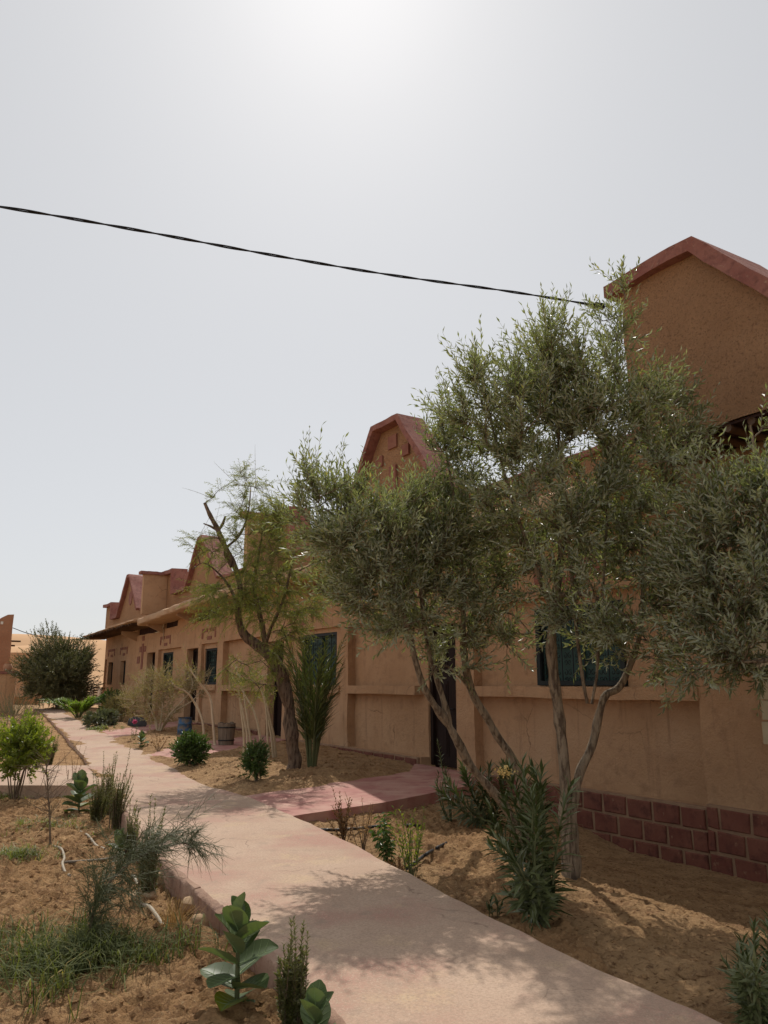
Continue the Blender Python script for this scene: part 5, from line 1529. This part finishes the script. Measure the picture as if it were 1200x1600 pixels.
# wooden planter and blue barrel by the middle doors
def planter(label, base, r0, r1, h):
    t = thing('wooden_planter', label, 'planter', base)
    n = 14
    for k in range(n):
        a0, a1 = 2 * math.pi * k / n + .02, 2 * math.pi * (k + 1) / n - .02
        mb = MB(); V = []
        for z, r in ((-.05, r0), (h + random.uniform(-.02, .02), r1)):
            for a in (a0, a1):
                for rr in (r, r - .035):
                    V.append((rr * math.cos(a), rr * math.sin(a), z))
        mb.quads(V, [[0, 2, 6, 4], [1, 5, 7, 3], [4, 6, 7, 5], [0, 4, 5, 1], [2, 3, 7, 6]]); mb.build('stave', M['crate'], t, smooth=False)
    mb = MB(); a = np.linspace(0, 2 * math.pi, 19)[:-1]
    mb.add([(r1 * .93 * math.cos(x), r1 * .93 * math.sin(x), h - .06) for x in a] + [(0, 0, h - .03)], [[i, (i + 1) % 18, 18] for i in range(18)]); mb.build('earth', M['soil'], t)
    for z in (h * .2, h * .8):
        rr = r0 + (r1 - r0) * z / h + .006
        mb = MB(); mb.tube([(rr * math.cos(x), rr * math.sin(x), z) for x in np.append(a, a[0])], .012, 5, cap=False); mb.build('hoop', M['iron'], t)
planter('weathered grey wooden tub planter in front of the blank bay', gp(353, 1163, .0), .165, .20, .46)
B = gp(288, 1152, .0)
t = thing('blue_barrel', 'small blue barrel with a dusty base beside the middle door', 'barrel', B)
mb = MB(); a = np.linspace(0, 2 * math.pi, 21)[:-1]
t.scale = (.60, .60, .60)
prof = [(.27, 0), (.29, .05), (.29, .26), (.305, .28), (.29, .30), (.29, .52), (.305, .54), (.29, .56), (.28, .74), (.285, .78), (.26, .78), (.25, .70), (.0, .70)]
V = wob(np.array([(r * math.cos(x), r * math.sin(x), z) for r, z in prof for x in a]), .012, 7)
mb.quads(V, [[i * 20 + j, i * 20 + (j + 1) % 20, (i + 1) * 20 + (j + 1) % 20, (i + 1) * 20 + j] for i in range(len(prof) - 1) for j in range(20)])
mb.build('drum', M['blue'], t, smooth=True, sharp=40)
mb = MB(); mb.tube([(.29 * math.cos(x), .29 * math.sin(x), .78) for x in np.append(a, a[0])], .014, 6, cap=False); mb.build('rim', M['iron'], t)

# ---- overhead cable, twisted pair ending in a connector at the near gable
def twisted(pts, sep, r, pitch):
    P = smooth_line(pts, 40); sg = np.concatenate([[0], np.cumsum(np.linalg.norm(np.diff(P, axis=0), axis=1))])
    T = unit(np.gradient(P, axis=0)); A = unit(np.cross(T, [0, 0, 1.0])); Bv = np.cross(T, A)
    mb = MB()
    for s in (0, math.pi):
        ph = 2 * math.pi * sg / pitch + s
        mb.tube(P + (A * np.cos(ph)[:, None] + Bv * np.sin(ph)[:, None]) * sep, r, 5)
    return mb
e = wp(-5.0, 0.86, 0)
e = at(936, 478, e[1])
B = e
t = thing('overhead_cable', 'black twisted overhead cable ending at the corner of the near gable', 'cable', B)
pts = [at(x, y, Y) - B for x, y, Y in ((936, 478, e[1]), (800, 456, e[1] - .35), (600, 428, e[1] - .85), (400, 394, e[1] - 1.35), (200, 357, e[1] - 1.85), (0, 323, e[1] - 2.4), (-260, 286, e[1] - 3.1), (-700, 235, e[1] - 4.3))]
twisted(pts, .0085, .0085, 1.0).build('strand', M['cable'], t)
mb = MB(); d = unit(pts[0] - pts[1]); R = np.stack([d, unit(np.cross([0, 0, 1.0], d)), np.cross(d, unit(np.cross([0, 0, 1.0], d)))], 1)
mb.box((0, 0, 0), (.13, .06, .065), R=R); mb.box(tuple(-d * .09), (.06, .04, .045), R=R)
mb.build('connector', M['cable'], t, smooth=False)
mb = MB(); g = wp(-5.24, 0.82, 6.05) - B
mb.tube([d * .06, (d * .06 + g) / 2 - [0, 0, .03], g], .007, 5); mb.build('tail_wire', M['cable'], t)

# ================================================================== FAR LEFT: ANOTHER HOUSE, WALLS, FENCE
# red adobe tower with broken top, lower wall with a pot on it
Yl = 30.0
b0 = gp(22, 1108, .0); Yl = b0[1]
t = thing('adobe_tower', 'red adobe building corner with a ragged top and two projecting beams at the left edge', 'building', (b0[0], Yl + 3.5, 0), math.radians(29))
cx = 0.0
t.location = (at(14, 1060, Yl + 3.5)[0], Yl + 3.5, 0)
ztop = at(14, 962, Yl + 3.5)[2]
mb = MB()
xs = np.linspace(-6, 0, 25); zs = np.linspace(-.3, 1, 12)
taper = lambda z: cx + (z / ztop) * (at(22, 962, Yl + 3.5)[0] - at(14, 1060, Yl + 3.5)[0])
top = ztop - .55 * sstep(0, -1.6, xs) + .08 * np.array([vnoise(np.array([x * 3, 1.1, 2.2])) for x in xs])
for y, fl in ((0, 0), (4.0, 1)):
    V = np.array([[(x + taper(z0 * tp)), y, z0 * tp] for x, tp in zip(xs, top) for z0 in zs])
    idx = np.arange(25 * 12).reshape(25, 12); q = np.stack([idx[:-1, :-1], idx[1:, :-1], idx[1:, 1:], idx[:-1, 1:]], -1).reshape(-1, 4)
    mb.quads(wob(V, .03, 3), q[:, ::-1] if fl else q)
V = np.array([[taper(z0 * top[-1]), y, z0 * top[-1]] for y in (0, 4.0) for z0 in zs]); idx = np.arange(24).reshape(2, 12)
mb.quads(wob(V, .03, 3), np.stack([idx[:-1, :-1], idx[1:, :-1], idx[1:, 1:], idx[:-1, 1:]], -1).reshape(-1, 4))
V = np.array([[x + taper(tp), y, tp] for x, tp in zip(xs, top) for y in (0, 4.0)]); mb.quads(wob(V, .03, 3), [[i * 2, i * 2 + 2, i * 2 + 3, i * 2 + 1] for i in range(24)])
mb.build('wall', M['redadobe'], t, smooth=True, sharp=45)
for zc, ln in ((at(20, 1001, Yl + 3.5)[2], .42), (at(20, 1008, Yl + 3.5)[2], .18)):
    m = MB(); m.tube([(taper(zc) - .3, .4, zc), (taper(zc) + ln, .35, zc - .01)], [.045, .04], 7); m.build('beam', M['timber'], t)
m = MB(); p = at(5, 974, Yl + 3.5); m.box((p[0] - at(14, 1060, Yl + 3.5)[0], .0, p[2]), (.11, .06, .13)); m.build('vent_hole', M['white'], t, smooth=False)

t = thing('garden_wall', 'ochre garden wall with a red coping at the left edge', 'wall', (b0[0], Yl, 0), math.radians(22))
zt = at(22, 1053, Yl)[2]
mb = MB(); x1 = at(22, 1090, Yl)[0] - b0[0]
xs = np.linspace(-5, x1, 16); zs = np.linspace(-.3, zt, 6)
for y, fl in ((0, 0), (.4, 1)):
    V = np.array([[x, y, z] for x in xs for z in zs]); idx = np.arange(96).reshape(16, 6); q = np.stack([idx[:-1, :-1], idx[1:, :-1], idx[1:, 1:], idx[:-1, 1:]], -1).reshape(-1, 4)
    mb.quads(wob(V, .015, 9), q[:, ::-1] if fl else q)
V = wob(np.array([[x1, y, z] for y in (0, .4) for z in zs]), .015, 9); idx = np.arange(12).reshape(2, 6)
mb.quads(V, np.stack([idx[:-1, :-1], idx[1:, :-1], idx[1:, 1:], idx[:-1, 1:]], -1).reshape(-1, 4))
mb.build('wall', M['plaster'], t, smooth=True, sharp=45)
chain([(-5, zt), (-2.5, zt), (x1 + .06, zt)], .10, -.06, .46, 'coping', M['red'], t)
def pot(label, base, s=1.0):
    prof = np.array([(.10, 0), (.15, .06), (.17, .16), (.14, .26), (.10, .30), (.12, .34), (.10, .34), (.08, .29)]) * s
    a = np.linspace(0, 2 * math.pi, 15)[:-1]
    mb = MB(); mb.quads([(r * math.cos(x), r * math.sin(x), z) for r, z in prof for x in a], [[i * 14 + j, i * 14 + (j + 1) % 14, (i + 1) * 14 + (j + 1) % 14, (i + 1) * 14 + j] for i in range(len(prof) - 1) for j in range(14)])
    return tag(mb.build('clay_pot', M['clay'], smooth=True, sharp=50, loc=tuple(base)), label, 'pot')
pot('clay pot standing on the coping of the ochre garden wall', (at(11, 1053, Yl + .2)[0], Yl + .2, zt + .10), 1.1)

# brown compound wall behind the far bush
def plain_wall(name, label, a, b, h0, h1, mat, th=.35, cat='wall'):
    a, b = np.array(a[:2]), np.array(b[:2]); L = np.linalg.norm(b - a); d = (b - a) / L
    t = thing(name, label, cat, (a[0], a[1], 0), math.atan2(d[1], d[0]))
    mb = MB(); n = max(4, int(L / .5)); xs = np.linspace(0, L, n); zs = np.linspace(0, 1, 6)
    for y, fl in ((0, 0), (th, 1)):
        V = np.array([[x, y, -.3 + (h0 + (h1 - h0) * x / L + .3) * z] for x in xs for z in zs]); idx = np.arange(n * 6).reshape(n, 6)
        q = np.stack([idx[:-1, :-1], idx[1:, :-1], idx[1:, 1:], idx[:-1, 1:]], -1).reshape(-1, 4); mb.quads(wob(V, .025, 19), q[:, ::-1] if fl else q)
    V = np.array([[x, y, h0 + (h1 - h0) * x / L] for x in xs for y in (0, th)]); mb.quads(wob(V, .025, 19), [[i * 2, i * 2 + 2, i * 2 + 3, i * 2 + 1] for i in range(n - 1)])
    for x, f in ((0, 1), (L, 0)):
        hh = h0 if x == 0 else h1; v = [(x, 0, -.3), (x, th, -.3), (x, th, hh), (x, 0, hh)]; mb.quads(v, [[0, 3, 2, 1]] if f else [[0, 1, 2, 3]])
    mb.build('wall', mat, t, smooth=True, sharp=45)
    return t
Yw = 46.0
plain_wall('compound_wall', 'brown compound wall seen in shade behind the far dark bush', at(-60, 1060, Yw), at(100, 1060, Yw + 3), at(30, 1018, Yw)[2], at(30, 1018, Yw)[2], M['plaster'])
plain_wall('low_wall', 'low pale topped wall at the foot of the brown compound wall', at(-20, 1060, Yw - 6), at(62, 1060, Yw - 6), at(30, 1088, Yw - 6)[2], at(30, 1088, Yw - 6)[2], M['plaster'])

# whitewashed fence with brown panels left of the house corner
Yf = 42.0
a, b = at(108, 1090, Yf), at(168, 1090, Yf - 2)
L = math.hypot(b[0] - a[0], b[1] - a[1])
t = thing('panel_fence', 'low whitewashed fence with brown slatted panels by the far house corner', 'fence', (a[0], a[1], float(level(Yf)) * .8), math.atan2(b[1] - a[1], b[0] - a[0]))
k = 5; sw = L / k
for i in range(k + 1):
    m = MB(); m.box((i * sw, 0, .36), (.16, .16, .92 if i % 2 else .84)); m.build('post', M['white'], t, smooth=False)
m = MB(); m.box((L / 2, .02, .02), (L - .2, .12, .16)); m.build('base_rail', M['white'], t, smooth=False)
for i in range(k):
    for z in np.arange(.17, .80, .125):
        m = MB(); m.box((i * sw + sw / 2, .03, z), (sw - .18, .035, .095)); m.build('slat', M['timber'], t, smooth=False)

# far wire from the tower to the awning
e0, e1 = at(20, 981, Yl + 3.6), wp(25.5, .9, 3.55)
mid = at(60, 994, Yl + 3)
mb = MB(); P = np.array([e0, at(45, 990, Yl + 2.8), at(85, 999, Yl + 2.6), at(120, 999, (Yl + e1[1]) / 2 + 1.5), e1]); mb.tube(smooth_line(P - P[0], 8), .018, 5)
tag(mb.build('slack_wire', M['cable'], loc=tuple(P[0])), 'slack wire strung from the red tower to the reed awning', 'cable')

# ---- litter of dry leaf bits and pebbles on the beds: nobody could count it
def litter(name, label, n, region, hf, mat, s0, s1, seed, flat=True):
    r = np.random.default_rng(seed)
    X = r.uniform(region[0], region[1], n); Y = r.uniform(region[2], region[3], n)
    ok = (poly_sd(X, Y, SIDE4) > .05) & (np.minimum(poly_sd(X, Y, SIDE2), poly_sd(X, Y, SIDE3)) > .05) & (np.minimum(poly_sd(X, Y, MAIN_POLY), poly_sd(X, Y, SIDE1)) > .03) & (uv_of(X, Y)[1] > .12)
    if hf is h_right: ok &= poly_sd(X, Y, LEFT + [(9, 34), (9, -4)]) < 0
    if hf is h_mid: ok &= poly_sd(X, Y, LEFT + [(8, 34), (8, -4)]) < 0
    if hf is h_mid: ok &= ((X + 1.6) * 4.0 - (Y - 9.8) * 2.5 < 0)
    X, Y = X[ok], Y[ok]; Z = hf(X, Y); n = len(X)
    mb = MB(); s = r.uniform(s0, s1, n)
    if flat:
        leaves(mb, np.stack([X, Y, Z + .006], -1), np.stack([r.normal(0, 1, n), r.normal(0, 1, n), r.normal(0, .15, n)], -1), np.stack([r.normal(0, .3, n), r.normal(0, .3, n), np.ones(n)], -1), s * 2.2, s * .6, 0)
    else:
        O = np.array([[1, 0, 0], [-1, 0, 0], [0, 1, 0], [0, -1, 0], [0, 0, .7], [0, 0, -.7]], float)
        V = np.stack([X, Y, Z], -1)[:, None] + O[None] * s[:, None, None] * r.uniform(.6, 1.3, (n, 6, 1))
        T = np.array([[0, 2, 4], [2, 1, 4], [1, 3, 4], [3, 0, 4], [2, 0, 5], [1, 2, 5], [3, 1, 5], [0, 3, 5]])
        mb.add(V.reshape(-1, 3), (T[None] + (np.arange(n) * 6)[:, None, None]).reshape(-1, 3))
    return tag(mb.build(name, M[mat], smooth=False), label, 'litter', kind='stuff')
litter('leaf_litter', 'dry leaf bits strewn over the right bed soil', 2600, (-1.2, 5.5, 3.0, 13.5), h_right, 'deadleaf', .008, .022, 1)
litter('leaf_litter', 'dry stalks and leaf bits strewn over the left bed soil', 1500, (-5.5, 0.2, 3.0, 11.2), h_left, 'drystraw', .007, .02, 2)
litter('pebbles', 'small clods and pebbles scattered over the left bed', 9000, (-5.5, 0.2, 2.9, 11.2), h_left, 'soil', .006, .028, 3, flat=False)
litter('pebbles', 'small clods and pebbles scattered over the right bed', 4000, (-1.2, 5.0, 3.0, 13.0), h_right, 'soil', .005, .022, 4, flat=False)
litter('pebbles', 'small clods and pebbles scattered over the middle bed', 2500, (-6.5, 0.5, 11.0, 19.0), h_mid, 'soil', .008, .035, 5, flat=False)
